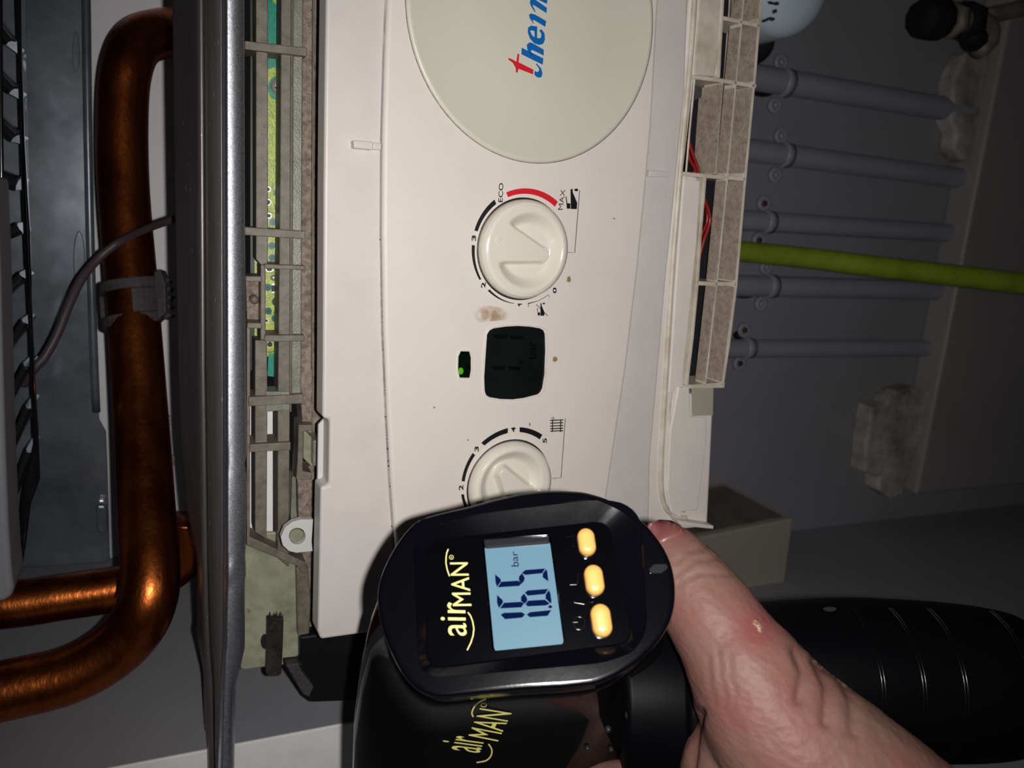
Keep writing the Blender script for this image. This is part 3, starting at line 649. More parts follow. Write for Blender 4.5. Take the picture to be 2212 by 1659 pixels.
# knobs
def knob(cpx, R_, ptr, lab):
    kc = PF.at(*cpx); pt = PF.at(*ptr); th = math.atan2(pt[1]-kc[1], pt[0]-kc[0])
    f = Fr(PF.w(kc[0],kc[1],0), PF.a*math.cos(th)+PF.b*math.sin(th), PF.b*math.cos(th)-PF.a*math.sin(th))
    kn = ring('knob', f, (0,0), [(R_*1.0,-.0005),(R_*1.0,.0010),(R_*.99,.0026),(R_*.97,.0038),(R_*.93,.0046)], 'knob', cpn, seg=96, cap=False, label=lab)
    H = .0046; vs=[]; fs=[]; NR=64; NS=144
    def ss(a,b,x): x=max(0,min(1,(x-a)/(b-a))); return x*x*(3-2*x)
    vs.append(f.w(0,0,0)); hs=[]
    def hgt(p,q):
        r = math.hypot(p,q)
        do = .79 - math.hypot(p+.07,q)
        wd = .12 + max(0,(p+.40))*.27
        if p > -.40: dw = abs(q)-wd
        else: dw = math.hypot(p+.40,q)-.12
        return (H - (.0044)*ss(0,.27,do)*ss(-.01,.085,dw) - .0008*ss(.86,.97,r))
    vs[0] = f.w(0,0,hgt(0,0))
    for i in range(1,NR+1):
        for s in range(NS):
            a=2*math.pi*s/NS; p=.935*i/NR*math.cos(a); q=.935*i/NR*math.sin(a)
            vs.append(f.w(p*R_,q*R_,hgt(p,q)))
    for s in range(NS): fs.append([0,1+s,1+(s+1)%NS])
    for i in range(NR-1):
        for s in range(NS):
            a=1+i*NS+s; b=1+i*NS+(s+1)%NS; fs.append([a,b,b+NS,a+NS])
    mk('grip', vs, fs, 'knob', kn, smooth=True)
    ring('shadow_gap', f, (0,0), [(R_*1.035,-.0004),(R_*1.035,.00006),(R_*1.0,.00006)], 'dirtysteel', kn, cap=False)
    c_ = (R_*.70,-R_*.02); ring('pointer_dimple', f, c_, [(.0013,H-.0004),(.0012,H+.0002),(.0008,H+.0001),(.0001,H)], 'knob', kn, seg=24)
    return kc
R1 = (Vector(PF.at(1130,428,.005))-Vector(PF.at(1130,646,.005))).length/2
kc1 = knob((1129,539), R1, (1062,518), 'cream knob with pointer up, beside the red arc')
kc2 = knob((1100,1046), R1*.985, (1147,1115), 'cream knob turned down, partly behind the black gauge')
def arc(name, kc, i0, o0, i1, o1, m='ink', n=18):
    def pol(p): q = PF.at(*p); return math.hypot(q[0]-kc[0],q[1]-kc[1]), math.atan2(q[1]-kc[1],q[0]-kc[0])
    (ri0,a0),(ro0,b0),(ri1,a1),(ro1,b1) = pol(i0),pol(o0),pol(i1),pol(o1)
    def nr(x,ref):
        while x-ref>math.pi: x-=2*math.pi
        while x-ref<-math.pi: x+=2*math.pi
        return x
    b0=nr(b0,a0); a1=nr(a1,a0); b1=nr(b1,a1); L=[];O=[]
    for k in range(n+1):
        t=k/n; a=a0+(a1-a0)*t; r=ri0+(ri1-ri0)*t; L.append((kc[0]+r*math.cos(a),kc[1]+r*math.sin(a)))
        a=b0+(b1-b0)*t; r=ro0+(ro1-ro0)*t; O.append((kc[0]+r*math.cos(a),kc[1]+r*math.sin(a)))
    prism(name, PF, L+O[::-1], 0, .00012, m, cpn, local=True)
k2 = crop(960,380,5.184); k3 = crop(960,680,3.77)
a4 = lambda k,*p: k(*p)
for k,kc,p,m_ in [(k2,kc1,((712,238),(690,185),(1235,345),(1270,290)),'inkred'),(k2,kc1,((580,315),(560,265),(372,622),(335,612)),'ink'),
                (k2,kc1,((342,780),(307,772),(412,1155),(393,1165)),'ink'),(k2,kc1,((505,1270),(485,1285),(780,1425),(780,1431)),'ink'),
                (k3,kc2,((612,955),(612,915),(775,1015),(797,977)),'ink'),(k3,kc2,((515,963),(517,922),(325,1065),(300,1043)),'ink'),
                (k3,kc2,((250,1142),(230,1125),(165,1357),(140,1355)),'ink'),(k3,kc2,((159,1462),(137,1462),(187,1560),(165,1570)),'ink')]:
    arc('scale_arc', kc, *k(*p), m=m_)
TP = PP(.0001)
def ptext(s, cu, cv, h, w_, bold=.02, tiltpx=0):
    """s centred at px (cu,cv): cap height h (along u), length w_ (along v); tiltpx skews the far end"""
    q = [(cu+h/2-tiltpx/2, cv+w_/2),(cu+h/2+tiltpx/2, cv-w_/2),(cu-h/2+tiltpx/2, cv-w_/2),(cu-h/2-tiltpx/2, cv+w_/2)]
    text('printed_text', s, q, TP, 'ink', cpn, bold)
def c2(x,y): return k2((x,y))[0]
def c3(x,y): return k3((x,y))[0]
ptext('ECO', *c2(632,187), 9.8, 41.5, .015, 1.5); ptext('MAX', *c2(1314,266), 10, 44, .0, 6.5)
ptext('3', *c2(330,697), 9.6, 12.5,.03); ptext('2', *c2(437,1222), 9.6, 12.5,.03,2); ink('printed_digit', k2((869,1430),(869,1443),(840,1443),(847,1458),(837,1463),(822,1442),(822,1430))); ptext('0', *c2(1235,1282), 8.5, 12.5,.03)
ptext('4', *c3(562,935), 9.5, 11.5,.03); ptext('5', *c3(818,1025), 9, 11,.03); ptext('3', *c3(263,1093), 9.5, 11.5,.03); ptext('2', *c3(136,1408), 9.8, 11.5,.03)
ink('tap_symbol', k2((1413,150),(1435,143),(1438,185),(1487,300),(1483,372),(1417,370)))
ink('tap_symbol', k2((1357,230),(1366,230),(1377,305),(1412,308),(1410,368),(1372,366),(1368,310)))
ink('drop_symbol', k2((1450,157),(1465,145),(1480,141),(1495,148),(1500,158),(1493,168),(1478,173),(1463,167)))
ink('leader_line', line2d(k2((1515,160),(1460,860),(1385,857)),1.1))
ink('tap_symbol', k2((1076,1425),(1087,1425),(1090,1455),(1122,1530),(1118,1566),(1077,1566)))
ink('tap_symbol', k2((1036,1480),(1043,1480),(1049,1527),(1073,1530),(1071,1565),(1046,1563),(1045,1530)))
ink('drop_symbol', k2((1098,1430),(1110,1420),(1122,1421),(1130,1430),(1120,1439),(1108,1438)))
ink('strike_line', line2d(k2((1030,1440),(1158,1568)),1.3))
ink('bracket_line', line2d(k2((943,1465),(938,1430),(1050,1400),(1110,1368),(1165,1332),(1180,1358)),.9))
for y in (862,885,908,930,950): ink('radiator_symbol', line2d(k3((862,y-2),(968,y-6)),2.2))
for x in (882,948): ink('radiator_symbol', line2d(k3((x,855),(x-2,955)),1.9))
ink('radiator_symbol', [circ(*c3(885,843),2.6,14), circ(*c3(885,843),1.7,14)])
ink('leader_line', line2d(k3((985,843),(950,1330),(882,1332)),1.0))
# display
dk = k3((343,210),(350,160),(368,130),(400,112),(500,97),(600,92),(700,98),(780,112),(808,128),(820,155),(823,300),(817,480),(800,590),(788,625),(765,648),(650,678),(560,690),(460,687),(370,672),(342,655),(330,620),(326,520),(330,350))
bz = [(u+(u-1113)*.055+1.5, v+(v-783)*.05) for u,v in dk]
dp = prism('display_bezel', PF, [bz, dk], -.0002, .0007, 'facia', cpn, bev=.0003)
prism('display_glass', PF, dk, 0, .00025, 'lcdoff', dp)
prism('display_glass_edge', PF, line2d(k3((812,170),(815,300),(808,480),(790,600),(770,630)),3), .0002, .0005, 'greyglass', dp)
for s_ in [((390,158),(522,158),(508,196),(410,193)),((530,170),(646,172),(630,204),(545,203)),((377,412),(501,415),(490,452),(400,448)),((513,418),(631,420),(612,455),(530,453))]:
    prism('display_segment', PF, k3(*s_), .0002, .00032, 'lcdseg', dp)
prism('display_dot', PF, circ(*c3(626,387),3.6,16), .0002, .00032, 'lcdseg', dp)
LP = PP(.00034)
q = [c3(750,360),c3(748,212),c3(675,212),c3(677,360)]
text('display_text', 'bar', q, LP, 'lcdseg', dp, .02)
ld = k3((133,298),(205,300),(217,350),(217,450),(207,514),(125,512),(112,450),(115,340))
bz2 = [(u+(u-1003)*.16+1, v+(v-787)*.09) for u,v in ld]
lp_ = prism('indicator_bezel', PF, [bz2, ld], -.0002, .0006, 'facia', cpn, bev=.0003)
prism('indicator_glass', PF, ld, 0, .0002, 'ledglass', lp_)
prism('indicator_lamp', PF, circ(*c3(134,458),5.5,16,7.5), .0002, .0003, 'ledon', lp_)
# stains
def stain(px, m='stain', c=.00006): return prism('stain', PF, px, c-.00002, c, m, cpn)
stain(k2((250,1440),(400,1430),(620,1470),(800,1540),(780,1600),(600,1620),(420,1640),(330,1680),(280,1600)))
for px in (circ(1229,603,5,9,6),circ(1199,776,5,9,6),circ(1327,472,2,8),circ(1145,917,2,8,4),circ(1011,951,2,8),circ(938,880,2,7)):
    stain([(u+random.uniform(-1,1),v+random.uniform(-1,1)) for u,v in px], 'spot')
# dirt in the joint left of the facia
edge = [(840,-100),(836,0),(831,120),(826,300),(825,500),(828,700),(836,900),(844,1050),(855,1200)]
prism('joint_dirt', PF, [(u-5,v) for u,v in edge]+[(u+2,v) for u,v in edge[::-1]], -.0032, -.0030, 'dirt', cpn)
for i in range(26):
    v = random.uniform(300,1260) if i%3 else random.uniform(880,1260); u = ip([(b,a) for a,b in edge],min(v,1199)) + random.uniform(-4,5)
    prism('dirt_speck', PF, [(u+random.uniform(.6,2)*math.cos(a),v+random.uniform(.6,2.4)*math.sin(a)) for a in (0,1.2,2.4,3.6,4.9)], -.0031, -.0026, 'hole', cpn)
# clip tabs
def tab(poly, c, name='clip_tab'): return prism(name, PF, poly, -.0032, c, 'housing', cpn, bev=.0004)
tab([(764,303),(806,306),(806,324),(765,320)], .001); tab([(806,308),(824,309),(824,324),(806,323)], -.001)
tab([(1403,367),(1447,370),(1446,383),(1402,382)], -.001)
# bright edge in the notch and the ring lug
prism('notch_web', PF, [(688,918),(700,905),(702,1040),(686,1046)], -.0145, -.0125, 'white', cpn, bev=.0004)
lug_o = [(676,1122),(650,1122),(632,1127),(615,1140),(607,1160),(611,1178),(624,1190),(640,1194),(675,1190),(673,1170)]
prism('ring_lug', PF, [lug_o, circ(642,1158,18,24)], -.022, -.019, 'white', cpn)
prism('lug_boss', PF, circ(642,1160,17,20), -.032, -.026, 'milky', cpn)
# ---- lower part: strip, bead, flat plate, grid
L2 = [(1500,-400),(1490,0),(1486,45),(1475,162),(1461,278),(1453,400),(1434,620),(1416,800),(1410,857),(1390,1116),(1400,1150)]
prism('lower_plate', PF, L2+[(1480,1150),(1500,1136),(1528,1135),(1535,1000),(1542,850),(1530,830),(1530,600),(1560,380),(1580,160),(1600,-400)], -.030, -.0058, 'housing', cpn, bev=.0012) if False else None
lp2 = prism('lower_plate', PF, L2+[(1528,1138),(1535,1000),(1542,850),(1475,850),(1490,620),(1500,500),(1508,383),(1476,378),(1500,168),(1552,164),(1562,-400)], -.022, -.0052, 'housing_lit', cpn, bev=.001)
beadL = [(1503,-160,),(1499,0),(1488,150),(1474,300),(1464,420),(1450,600),(1438,800),(1432,900),(1427,1000),(1428,1060),(1438,1098),(1462,1116),(1480,1118)]
tube('bead', [(PF.w(*PF.at(u,v,-.0052),-.0050),.0014) for u,v in beadL], 'housing2', cpn, seg=14, n=6)
tube('fine_bead', [(PF.w(*PF.at(u+14,v,-.0052),-.0052),.0005) for u,v in beadL[:-3]]+[(PF.w(*PF.at(1455,1094,-.0052),-.0052),.0005),(PF.w(*PF.at(1478,1106,-.0052),-.0052),.0005)], 'housing2', cpn, seg=8, n=5)
prism('raised_panel', PF, [(1466,835),(1490,836),(1493,900),(1527,902),(1526,960),(1508,1102),(1474,1106),(1473,1120),(1450,1108),(1441,1060),(1448,930)], -.0052, -.0036, 'housing_lit', cpn, bev=.0009, seg=3)
prism('recess_step', PF, [(1494,838),(1541,838),(1540,897),(1495,899)], -.0052, -.0049, 'pump', cpn)
prism('foot_lip', PF, [(1462,1124),(1542,1136),(1541,1143),(1470,1136)], -.012, .001, 'housing_lit', cpn, bev=.0004)
prism('flat_strip', PF, [(1528,-400),(1512,0),(1505,100),(1500,162),(1545,165),(1552,100),(1560,0),(1572,-400)], -.0055, -.0044, 'housing2', cpn, bev=.0003)
prism('flat_strip', PF, [(1478,386),(1512,390),(1505,520),(1487,700),(1470,848),(1446,848),(1459,650)], -.0055, -.0046, 'housing_lit', cpn, bev=.0003)
# grid (slotted air inlet): bars of their own
gd = thing('slotted_grid', 'cream slotted grid with dusty cells along the lower edge of the panel', 'grid', PF.w(*PF.at(1560,832),-.01))
GC = -.004
def gbar(pl, d=-.020, m='housing2', name='grid_bar', c=GC): return prism(name, PF, pl, d, c, m, gd, bev=.0003)
def band(pts, w_): return line2d(pts, w_)
gbar(band([(1660,-400),(1643,0),(1631,150),(1617,300),(1606,420),(1589,620),(1574,740),(1560,834)],8), -.024)     # outer rim
gbar(band([(1618,-400),(1606,0),(1597,100),(1590,170),(1571,380),(1548,613),(1523,832)],6), -.0106)                # middle divider
gbar(band([(1574,-400),(1562,0),(1557,90),(1553,168)],6), -.012)                                                   # left rim, top part
gbar(band([(1561,178),(1554,270),(1546,376)],4), -.016)                                                            # thin divider in the wide cell
gbar(band([(1524,382),(1514,500),(1507,612),(1496,730),(1484,832)],6), -.014)                                      # left rim, lower part
gbar([(1478,832),(1566,826),(1565,838),(1479,840)], -.022, name='grid_end')
for pts,d in [([(1560,38),(1643,56)],-.022),([(1497,166),(1548,172),(1634,186)],-.022),([(1474,375),(1525,380),(1612,387)],-.022),([(1505,612),(1590,614)],-.022)]:
    gbar(band(pts,9), d, name='cross_bar')
# dusty floors of the cells: the far walls below each bar seen from above
def lowerwall(pa, pb, d0, d1, nm='cell_wall'):
    """dusty inner wall: quad from the bar at pa..pb going back to depth d1"""
    A = PF.w(*PF.at(*pa,d0),d0); Bq = PF.w(*PF.at(*pb,d0),d0); dv = PF.c*(d1-d0)
    off = PF.b*.00025
    vs = [A+off,Bq+off,Bq+dv+off,A+dv+off,A-off*2,Bq-off*2,Bq+dv-off*2,A+dv-off*2]
    mk(nm, vs, [[0,1,2,3],[4,5,6,7],[0,1,5,4],[1,2,6,5],[2,3,7,6],[3,0,4,7]], 'dust2', gd)
mid = [(0,1606),(100,1597),(170,1590),(380,1571),(613,1548),(832,1523)]
out = [(0,1643),(150,1631),(300,1617),(420,1606),(620,1589),(740,1574),(834,1560)]
rowsg = [(-380,40),(58,176),(190,374),(390,606),(620,824)]
for va,vb in rowsg:
    a_,b_ = max(va,0),vb
    ua = 1606+ (0-va)*.075 if va<0 else ip(mid,va); ub = ip(mid,vb)
    lowerwall((ua-3,va),(ub-3,vb), GC, -.0104)
    ua = 1643+(0-va)*.08 if va<0 else ip(out,va); ub = ip(out,vb)
    lowerwall((ua-4,va),(ub-4,vb), GC, -.022)
lowerwall((1559,182),(1544,374), GC, -.019)
prism('inner_bracket', PF, [(1500,186),(1540,194),(1540,200),(1501,216)], -.022, -.017, 'clip', gd)
# black block painting in the shade of the hollow behind the grid
o = prism('dark_backing', PF, [(1480,150),(1560,150),(1560,-150),(1640,-150),(1610,300),(1560,820),(1478,820),(1500,400)], -.034, -.025, 'hole'); tag(o, 'black backing that paints in the dark hollow behind the slotted grid', 'backing')
for pts,lab in [([(1486,300),(1497,335),(1508,366),(1518,420),(1530,455),(1533,480),(1520,520),(1510,560)],'red wire looping out of the slotted grid, nearer strand'),([(1484,320),(1490,345),(1502,368),(1514,420),(1526,450),(1527,480),(1516,505),(1509,530)],'red wire tucked behind the nearer red strand')]:
    dd = -.012 if 'nearer strand' in lab and 'behind' not in lab else -.016
    o = tube('red_wire', [(PF.w(*PF.at(u,v,dd),dd),.0008) for u,v in pts], 'redwire', seg=10); tag(o, lab, 'wire', None)

# ================================================================== TYRE INFLATOR
HA = P(1118,1174,.201); HB = P(1144,1390,.190)
HF = Fr(P(1131,1282,.1955), HA-HB, P(1048,1280,.1955)-P(1200,1268,.1955))
inf = thing('tyre_inflator', 'glossy black handheld inflator with lit blue display and yellow buttons', 'inflator', P(1200,1500,.25))
outl = [(904,1118),(955,1104),(1008,1092),(1065,1076),(1122,1063),(1165,1058),(1203,1056),(1262,1059),(1307,1072),(1359,1098),(1398,1131),(1434,1176),(1452,1214),(1460,1250),(1462,1284),(1459,1315),(1450,1345),(1435,1373),(1415,1398),(1382,1430),(1333,1462),(1290,1480),(1220,1488),(1120,1494),(1000,1504),(940,1510),(905,1497),(880,1475),(858,1443),(835,1395),(818,1345),(812,1300),(814,1262),(828,1222),(850,1180),(875,1145)]
loc = [HF.at(u,v,0) for u,v in outl]
cen = HF.at(1135,1285,0)
def resamp(poly, n=128, cen=cen):
    out_=[]
    for k in range(n):
        a = 2*math.pi*k/n; dx,dy = math.cos(a),math.sin(a); best=0
        for i in range(len(poly)):
            x1,y1=poly[i][0]-cen[0],poly[i][1]-cen[1]; x2,y2=poly[(i+1)%len(poly)][0]-cen[0],poly[(i+1)%len(poly)][1]-cen[1]
            ex,ey=x2-x1,y2-y1; den=dx*ey-dy*ex
            if abs(den)<1e-12: continue
            t=(x1*ey-y1*ex)/den; s=(x1*dy-y1*dx)/den
            if t>0 and -1e-6<=s<=1+1e-6: best=max(best,t)
        out_.append(best)
    return [((cen[0]+b*math.cos(2*math.pi*k/n)),(cen[1]+b*math.sin(2*math.pi*k/n)),b) for k,b in enumerate(out_)]
def rrect(px, rad, n=6):
    """rounded polygon from px corners (in head plane local metres)"""
    P4=[Vector(HF.at(u,v,0)) for u,v in px]; out_=[]
    for i in range(len(P4)):
        a=P4[i-1];b=P4[i];c=P4[(i+1)%len(P4)]; d1=(a-b).normalized(); d2=(c-b).normalized(); p=b+d1*rad; q=b+d2*rad
        for k in range(n+1):
            t=k/n; out_.append(tuple((p*(1-t)+b*t)*(1-t)+(b*(1-t)+q*t)*t))
    return out_
O = resamp(loc); 
def sm(O_, it=3):
    b=[o[2] for o in O_]
    for _ in range(it): b=[(b[i-1]+2*b[i]+b[(i+1)%len(b)])/4 for i in range(len(b))]
    return [(cen[0]+x*math.cos(2*math.pi*k/len(b)),cen[1]+x*math.sin(2*math.pi*k/len(b)),x) for k,x in enumerate(b)]
O = sm(O,1)
def inset(O_, d, c): return [HF.w(cen[0]+(x-cen[0])*(b-d)/b, cen[1]+(y-cen[1])*(b-d)/b, c) for x,y,b in O_]
plate = [(918,1163),(1316,1119),(1368,1384),(921,1442)]
Rr_ = resamp(rrect([(892,1150),(1030,1108),(1305,1074),(1385,1100),(1400,1385),(1330,1430),(905,1468)], .006)); Rp = resamp(rrect(plate,.0040))
Rr2 = [(x*.96+x2*.04,y*.96+y2*.04,b) for (x,y,b),(x2,y2,_) in zip(Rr_,Rp)]
def lay(Rx,c): return [HF.w(x,y,c) for x,y,b in Rx]
head = loft('head_shell', [inset(O,.0005,-.018), inset(O,0,-.012), inset(O,0,-.004), inset(O,.0001,-.0014), inset(O,.0004,-.0006), inset(O,.001,-.0001), inset(O,.0016,0), inset(O,.0018,0),
     lay(Rr_,0), lay(Rr2,-.0003), lay(Rp,-.0026), lay(Rp,-.0030)], 'blk', inf, cap0=True, cap1=False, smooth=True)
wn = head.modifiers.new('split','EDGE_SPLIT'); wn.split_angle = math.radians(16)
lcdq = [(1048,1179),(1184,1168),(1216,1380),(1070,1399)]
win_o = rrect([(1040,1160),(1190,1150),(1222,1388),(1062,1404)], .0012)
fp_ = prism('face_plate', HF, [[(x,y) for x,y,b in Rp][::1], win_o], -.0048, -.0022, 'blkface', inf, local=True)
lc = prism('lcd_screen', HF, rrect([(1044,1170),(1188,1160),(1219,1386),(1066,1402)],.001), -.0055, -.0042, 'lcd', inf, local=True)
# clear window ledge above the screen
prism('window_frame', HF, rrect([(1042,1158),(1186,1147),(1188,1167),(1045,1178)],.0008), -.0046, -.0030, 'greyglass', inf, local=True, bev=.0006)
h3 = crop(900,1130,4.608)
LC = -.0041
def lseg(pts): return prism('lcd_segment', HF, h3(*pts), LC-.0001, LC, 'lcdink', lc)
for s_ in [((836,912),(870,893),(1045,887),(1080,908),(1050,940),(880,956)),((1097,908),(1130,886),(1340,865),(1305,922),(1125,936)),
           ((800,715),(855,765),(860,790),(818,845),(800,790)),((830,848),(870,793),(1040,783),(1068,800),(1040,838)),((1070,700),(1098,745),(1100,775),(1075,803),(1040,775),(1038,735)),
           ((1078,692),(1105,670),(1310,655),(1278,705),(1105,722)),((1085,808),(1110,772),(1275,762),(1325,800),(1290,818),(1105,828)),((1318,665),(1333,705),(1343,790),(1330,795),(1283,750),(1285,710)),
           ((780,508),(835,555),(840,580),(798,632),(785,590)),((805,638),(845,583),(1010,573),(1045,598),(1020,625)),((1050,497),(1075,545),(1070,575),(1045,603),(1018,570),(1018,535)),
           ((1048,492),(1085,466),(1280,452),(1250,498),(1078,515)),((1288,458),(1300,480),(1312,580),(1255,540),(1255,505))]:
    lseg(s_)
prism('lcd_segment', HF, circ(*h3((1330,832))[0],4.2,16,3.2), LC-.0001, LC, 'lcdink', lc)
HP = lambda c: (lambda u,v: HF.w(*HF.at(u,v,c), c))
def hq(*p): return h3(*p)
text('lcd_text', 'bar', hq((1018,432),(1005,282),(935,282),(942,432)), HP(LC), 'lcdink', lc)
LG = -.0021
text('logo_text', 'MAN', hq((546,824),(508,390),(330,392),(360,826)), HP(LG), 'logo', inf, .0)
text('logo_text', 'air', hq((500,1122),(484,790),(234,785),(244,1118)), HP(LG), 'logo', inf, .0)
for pts in (((510,888),(535,920),(557,975),(570,1050),(562,1120),(540,1190),(503,1265)),((315,258),(300,295),(293,340),(292,400),(305,465),(327,528))):
    prism('logo_swoosh', HF, line2d(h3(*pts),2.6), LG-.0001, LG, 'logo', inf)
prism('logo_mark', HF, [circ(*h3((346,340))[0],5,20), circ(*h3((346,340))[0],4,20)], LG-.0001, LG, 'logo', inf)
text('logo_mark', 'R', hq((354,348),(354,330),(338,330),(338,348)), HP(LG), 'logo', inf)
for i,(u,v,hl,r_) in enumerate([(1267.5,1169,31,20),(1284,1251.5,33.5,21.3),(1299.5,1339,35,22)]):
    c = HF.at(u,v,0); d = Vector(HF.at(u-3,v-20,0))-Vector(c); d.normalize(); s = .195/F; R_ = r_*s; h_ = (hl-r_)*s
    def cap_(rr, cc_):
        out_=[]
        for k in range(40):
            a = 2*math.pi*k/40; x=math.cos(a); y=math.sin(a)*rr; x*=rr
            yy = y+(h_ if y>=0 else -h_)
            out_.append(HF.w(c[0]+d.x*yy - d.y*x, c[1]+d.y*yy + d.x*x, cc_))
        return out_
    loft('button', [cap_(R_,-.003),cap_(R_,-.0012),cap_(R_*.97,-.0004),cap_(R_*.88,.0003),cap_(R_*.7,.0007),cap_(R_*.4,.0009),cap_(R_*.1,.0009)], 'button', inf, smooth=True)
    prism('button_seat', HF, [[(p[0],p[1]) for p in [(HF.at(u+ (r_+3)*math.cos(a),v+(hl+3)*math.sin(a),0)) for a in [2*math.pi*k/36 for k in range(36)]]],[(HF.at(u+ (r_+1.5)*math.cos(a),v+(hl+1.5)*math.sin(a),0)) for a in [2*math.pi*k/36 for k in range(36)]]], -.0022, -.0019, 'blk', inf, local=True)
# embossed symbols
def emb(px): return prism('embossed_symbol', HF, px, -.0022, -.00185, 'blk', inf, bev=.0001)
emb([circ(1251,1345,14,26,15), circ(1251,1345,11.5,26,12.5)]); emb(rect(1236,1341,1249,1344))
emb(line2d([(1226,1252),(1236,1240),(1250,1238),(1246,1262),(1230,1262)],2)); emb(line2d([(1222,1160),(1240,1156),(1238,1180)],1.8)); emb(line2d([(1226,1282),(1240,1300),(1262,1304),(1282,1300)],2))
# side notch on the rim
prism('rim_notch', HF, [(1402,1228),(1412,1218),(1440,1217),(1444,1226),(1430,1238),(1404,1238)], -.0005, .0005, 'greyglass', inf, bev=.0003)
# body lofted behind the head
def bodyring(sc_, du, dv, d, sh=1.0, seg=128):
    out_=[]
    for x,y,b in O:
        # outline point in pixel terms, then moved
        wpt = HF.w(x,y,-.008) - CAM
        cx = Vector((R.dot(wpt), -U.dot(wpt), -B.dot(wpt)))
        u = CU+F*cx.x/cx.z; v = CV+F*cx.y/cx.z
        uu = 1120+(u-1120)*sc_+du; vv = 1290+(v-1290)*sc_*sh+dv
        out_.append(P(uu,vv,d))
    return out_
body = loft('body', [inset(O,.0012,-.016)] + [bodyring(s,du,dv,d,sh) for s,du,dv,d,sh in [(1.0,-8,18,.222,1.0),(1.02,-22,70,.228,1.0),(1.03,-38,150,.236,1.0),(1.03,-52,260,.245,1.0),(1.02,-60,420,.258,1.0),(1.0,-60,600,.27,1.0),(.9,-60,700,.285,1.0)]], 'blkbody', inf, smooth=True)
bm = bmesh.new(); bm.from_mesh(body.data); bw = wloc(body)
for v_ in bm.verts: v_.co += bw
bvh = BVHTree.FromBMesh(bm)
def decal(u,v):
    d = ray(u,v).normalized(); h = bvh.ray_cast(CAM, d)
    if h[0] is None: return P(u,v,.23)
    return h[0] - d*.0003
h4 = crop(700,1380,3.687)
text('side_logo_text', 'MAN', h4((1385,818),(1495,592),(1240,552),(1148,770)), decal, 'logo', inf, .0)
text('side_logo_text', 'air', h4((1240,912),(1288,800),(968,758),(920,868)), decal, 'logo', inf, .0)
def dline(pts,w_): 
    pl = smoothpath([tuple(p) for p in pts],5); L=[];Q=[]
    for i,p in enumerate(pl):
        a=Vector(pl[max(i-1,0)]);b=Vector(pl[min(i+1,len(pl)-1)]);t=(b-a).normalized();n=Vector((-t.y,t.x))*w_/2
        L.append(decal(*(Vector(p)+n)));Q.append(decal(*(Vector(p)-n)))
    n=len(L); mk('side_logo_swoosh', L+Q, [[i,i+1,n+i+1,n+i] for i in range(n-1)], 'logo', inf)
dline(h4((1310,838),(1335,880),(1330,930),(1290,970),(1215,985)),3); dline(h4((1290,480),(1235,505),(1195,545),(1178,590),(1188,622)),3)
dline([(1045+6*math.cos(a),1523+4*math.sin(a)) for a in [i*.7 for i in range(10)]],1.2)
# collar and handle
tube('collar', [(P(u,v,d),r) for u,v,d,r in [(1330,1500,.245,.026),(1400,1500,.245,.0262),(1446,1502,.245,.0262)]], 'grip', inf, seg=48, n=4)
tube('collar_ring', [(P(u,v,d),r) for u,v,d,r in [(1449,1502,.245,.0250),(1452,1502,.245,.0268),(1478,1502,.245,.0268),(1496,1502,.245,.0262)]], 'gripline', inf, seg=48, n=3)
hpath = [(1420,1496,.25,.0250),(1560,1482,.25,.0245),(1700,1470,.25,.0250),(1850,1464,.25,.0252),(2000,1468,.25,.0248),(2100,1472,.25,.0240),(2160,1474,.25,.0228),(2195,1476,.25,.0212),(2220,1478,.25,.018),(2240,1480,.25,.012),(2246,1480,.25,.003)]
tube('handle', [(P(u,v,d),r) for u,v,d,r in hpath], 'grip', inf, seg=64, n=6)
for u0,rr_ in [(1800,.0252),(1880,.0252),(1962,.0249),(2095,.0241)]:
    for off in (0,6):
        vs=[];fs=[]; n=40; K=6
        for i in range(n+1):
            a = -1.35+2.5*i/n
            um = u0+off+26*math.cos(a)-12*a
            c = P(um,1466,.25); y_=c2w(Vector((0,1,0))); z_=c2w(Vector((0,0,1))); x_=c2w(Vector((1,0,0)))
            base = c + y_*math.sin(a)*rr_ - z_*math.cos(a)*rr_; rad = (y_*math.sin(a)-z_*math.cos(a))
            for k in range(K):
                b=2*math.pi*k/K; vs.append(base+rad*math.cos(b)*.0003+x_*math.sin(b)*.0003)
        for i in range(n):
            for k in range(K): fs.append([i*K+k,i*K+(k+1)%K,(i+1)*K+(k+1)%K,(i+1)*K+k])
        mk('grip_ridge', vs, fs, 'gripline', inf, smooth=True)
o_=prism('scuff', Fr(P(1792,1317,.231),R,U), circ(1793,1316,14,12,5), -.0002,.0001,'greyglass',inf)
# studs on the body
for u,v,r_ in [(1358,1546,9),(1408,1558,8),(1314,1576,8),(1366,1606,7),(1418,1608,5),(1269,1616,6),(1320,1619,6),(1378,1631,4),(1432,1631,5)]:
    d = ray(u,v).normalized(); h = bvh.ray_cast(CAM, d)
    p = h[0] if h[0] is not None and (h[0]-CAM).length<.24 else None
    # rest on the collar/handle surface in front
    c = P(u,v,.2205+abs(v-1500)**2*2.6e-7)
    ring('grip_stud', Fr(c, R, U), (0,0), [(r_*.13*mm,-.0015),(r_*.12*mm,.0),(r_*.07*mm,.0007),(.00005,.0008)], 'greyglass', inf, seg=14)

